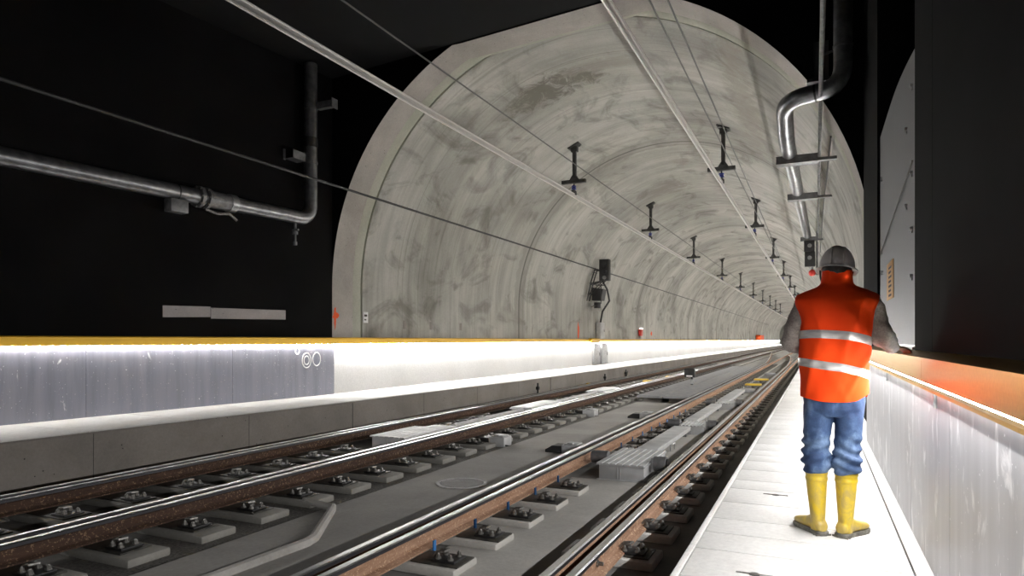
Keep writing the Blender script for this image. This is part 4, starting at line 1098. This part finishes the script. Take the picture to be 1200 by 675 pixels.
# sleeves --------------------------------------------------------------------
slm = speckled('grey brown knit', (0.17, 0.145, 0.13), (0.27, 0.235, 0.215), 90, 0.9)
def sleeve_mesh(name, pts, rs, seed):
    P = [Vector(p) for p in pts]; pp, rr = [], []
    for i in range(len(P) - 1):
        for k in range(9):
            t = k / 9; pp.append(P[i].lerp(P[i + 1], t)); rr.append(rs[i] * (1 - t) + rs[i + 1] * t)
    pp.append(P[-1]); rr.append(rs[-1])
    for _ in range(3): pp = [pp[0]] + [(pp[i - 1] + pp[i] * 2 + pp[i + 1]) / 4 for i in range(1, len(pp) - 1)] + [pp[-1]]
    b = MB(); b.tube(pp, rr, 24); o = b.build(name, slm, W, 60)
    bm = bmesh.new(); bm.from_mesh(o.data); bm.normal_update()
    for v in bm.verts: v.co += v.normal * (noise.noise(v.co * 14 + Vector((seed, 0, 0))) * .012 + noise.noise(Vector((v.co.x * 10, v.co.y * 10, v.co.z * 40 + seed))) * .006)
    bm.to_mesh(o.data); bm.free(); return o
sleeve_mesh('sleeve', [SHL, (-.105, WYY + .01, 1.31), ELL_, (-.06, WYY + .13, 1.15), HNL], [.07, .066, .062, .052, .042], 3)
sleeve_mesh('sleeve', [SHR, (.325, WYY, 1.33), ELR, (.40, WYY + .10, 1.19), HNR], [.07, .066, .066, .054, .042], 9)

# jeans ------------------------------------------------------------------
jm = mat('blue denim', (0.10, 0.17, 0.33), 0.85); tn = NT(jm)
f1 = tn.noise(tn.coord('Object', (1, 1, .7)), 7, 5, .6); f2 = tn.noise(tn.coord('Object', (1, 1, 1)), 130, 2)
c_ = tn.ramp(f1, [(0.34, (0.011, 0.027, 0.08)), (0.52, (0.028, 0.060, 0.14)), (0.70, (0.13, 0.20, 0.33))])
c_ = tn.mix(c_, tn.ramp(f2, [(0.3, (.8, .8, .8)), (.7, (1.1, 1.1, 1.1))]), .6, 'MULTIPLY'); tn.col(c_)
b = MB()
b.rings([ell((.096, WYY, z), rx, ry, 32, 2.4) for z, rx, ry in ((.735, .120, .088), (.78, .165, .112), (.83, .172, .122), (.92, .168, .118), (1.02, .155, .11))])
def leg(side):
    if side < 0: L = [(.80, .012, .088, .10), (.72, .005, .084, .098), (.62, .000, .079, .088), (.54, -.003, .077, .083), (.48, -.004, .083, .086), (.44, -.003, .084, .086), (.405, .0, .076, .082), (.385, .002, .068, .074)]
    else: L = [(.80, .176, .088, .10), (.72, .180, .083, .098), (.62, .176, .077, .088), (.54, .170, .074, .083), (.48, .168, .080, .086), (.44, .167, .083, .086), (.405, .165, .074, .082), (.385, .163, .066, .074)]
    R = []
    for a, c_ in zip(L, L[1:]):
        for k in range(4):
            t = k / 4; z, cx, rx, ry = (a[i] + (c_[i] - a[i]) * t for i in range(4)); R.append(ell((cx, WYY + .01 - .02 * (z < .5), z), rx, ry, 28, 2.2))
    R.append(ell((L[-1][1], WYY - .01, L[-1][0]), L[-1][2], L[-1][3], 28, 2.2)); b.rings(R)
leg(-1); leg(1)
J = b.build('jeans', jm, W); bake(J, [('REMESH', dict(mode='VOXEL', voxel_size=.0065)), ('SMOOTH', dict(iterations=6, factor=.5))])
bm = bmesh.new(); bm.from_mesh(J.data); bm.normal_update()
for v in bm.verts:
    p = v.co; lo = max(0, min(1, (.66 - p.z) / .12)); side = -1 if p.x < .09 else 1
    h = noise.noise(Vector((p.x * 9, p.y * 9, p.z * 4))) * .8
    crumple = math.sin(p.z * 95 + side * (p.x * 26) + h * 3.0 + p.y * 14) * (.0085 * lo * (.5 + noise.noise(p * 9) + .3))
    drape = noise.noise(Vector((p.x * 16 + p.z * 5 * side, p.y * 12, p.z * 4 + 5))) * .010
    v.co = p + v.normal * (crumple + drape * (1 - .4 * lo))
bm.to_mesh(J.data); bm.free()
# boots -----------------------------------------------------------------
bmz = mat('yellow rubber', (0.72, 0.5, 0.02), 0.42); tn = NT(bmz)
sep = tn.new('ShaderNodeSeparateXYZ'); tn.link(tn.coord(), sep.inputs[0])
dirt = tn.noise(tn.coord('Object', (1, 1, .6)), 16, 7, .68, .5)
hgt = tn.math('MULTIPLY_ADD', sep.outputs[2], -.55, .16)
k_ = tn.ramp(tn.math('ADD', dirt, hgt), [(.42, (0, 0, 0)), (.64, (1, 1, 1))])
tn.col(tn.mix(tn.ramp(tn.noise(tn.coord(), 5, 4), [(.3, (.60, .42, .012)), (.7, (.72, .52, .03))]), (.36, .27, .10), tn.math('MULTIPLY', k_, .75)))
solem = speckled('dark boot sole', (.06, .058, .05), (.20, .19, .16), 22, .8)
def boot(an, a, topx, lab):
    d = toe_dir(a); s_ = Vector((d.y, -d.x, 0)); base = Vector((an[0], an[1], 0))
    def P(u, w, z): return base + d * u + s_ * w + Vector((0, 0, z))
    b = MB(); R = []
    for z, sh, rx, ry in ((.02, 0, .040, .052), (.07, 0, .042, .056), (.11, 0, .044, .058), (.15, .15, .047, .060), (.20, .35, .051, .060), (.26, .6, .056, .063), (.32, .85, .060, .067), (.335, .9, .062, .069), (.337, .9, .0655, .0725), (.350, .95, .0655, .0725), (.352, .95, .0625, .069), (.372, 1, .063, .07), (.374, 1, .067, .074), (.405, 1, .068, .075)):
        cx = base.x + (topx - base.x) * sh; R.append(ell((cx, base.y + .005, z), rx, ry, 28))
    b.rings(R)
    R = []
    for u, hw, top in ((-.062, .022, .070), (-.05, .036, .085), (-.02, .041, .11), (.03, .043, .12), (.08, .045, .095), (.13, .050, .078), (.17, .050, .070), (.20, .041, .062), (.222, .020, .045)):
        ring = []
        for k in range(20):
            t = 2 * PI * k / 20; cz_ = (.022 + top) / 2; hz = (top - .022) / 2
            ring.append(P(u, hw * math.copysign(abs(math.cos(t)) ** .8, math.cos(t)), cz_ + hz * math.copysign(abs(math.sin(t)) ** .8, math.sin(t))))
        R.append(ring)
    b.rings(R)
    o = b.build('boot', bmz, W); bake(o, [('REMESH', dict(mode='VOXEL', voxel_size=.0048)), ('SMOOTH', dict(iterations=2, factor=.5))])
    b = MB(); R = []
    out = []
    for u, hw in ((-.072, .018), (-.058, .036), (-.03, .043), (.03, .042), (.08, .046), (.13, .053), (.17, .053), (.205, .043), (.228, .018)): out.append((u, hw))
    loop = [(u, hw) for u, hw in out] + [(u, -hw) for u, hw in reversed(out)]
    for z, g in ((0.0, .97), (.006, 1.0), (.024, 1.01), (.028, .97)): R.append([P(.07 + (u - .07) * g, w * g, z) for u, w in loop])
    b.rings(R)
    for u in (-.06, -.035, .09, .12, .15, .18):
        hw = .05
        b.tube([P(u, -hw, .006), P(u, hw, .006)], .006, 4)
    b.build('sole', solem, o, 40)
boot(LAN, LA, -.002, 'l'); boot(RAN, RA, .165, 'r')

# ------------------------------------------------------------------ light, camera, view
w = bpy.data.worlds.new('World'); sc.world = w; w.use_nodes = True
w.node_tree.nodes['Background'].inputs[0].default_value = (0.5, 0.5, 0.5, 1); w.node_tree.nodes['Background'].inputs[1].default_value = 0.0
cam = bpy.data.cameras.new('Camera'); co = bpy.data.objects.new('Camera', cam); C.objects.link(co); sc.camera = co
cam.sensor_fit = 'HORIZONTAL'; cam.sensor_width = 36; cam.lens = 36 * 780 / 1200
cam.shift_y = 61.5 / 1200; cam.clip_end = 500; cam.clip_start = .05
co.location = (0, 0, 1.2); co.rotation_euler = (PI / 2, 0, math.atan(357 / 780))
sc.view_settings.view_transform = 'Standard'; sc.view_settings.look = 'None'; sc.view_settings.gamma = 1; sc.view_settings.use_curve_mapping = False
sc.view_settings.exposure = 0.0
sc.cycles.max_bounces = 10; sc.cycles.diffuse_bounces = 6
sc.cycles.use_denoising = True
sc.cycles.sample_clamp_indirect = 6
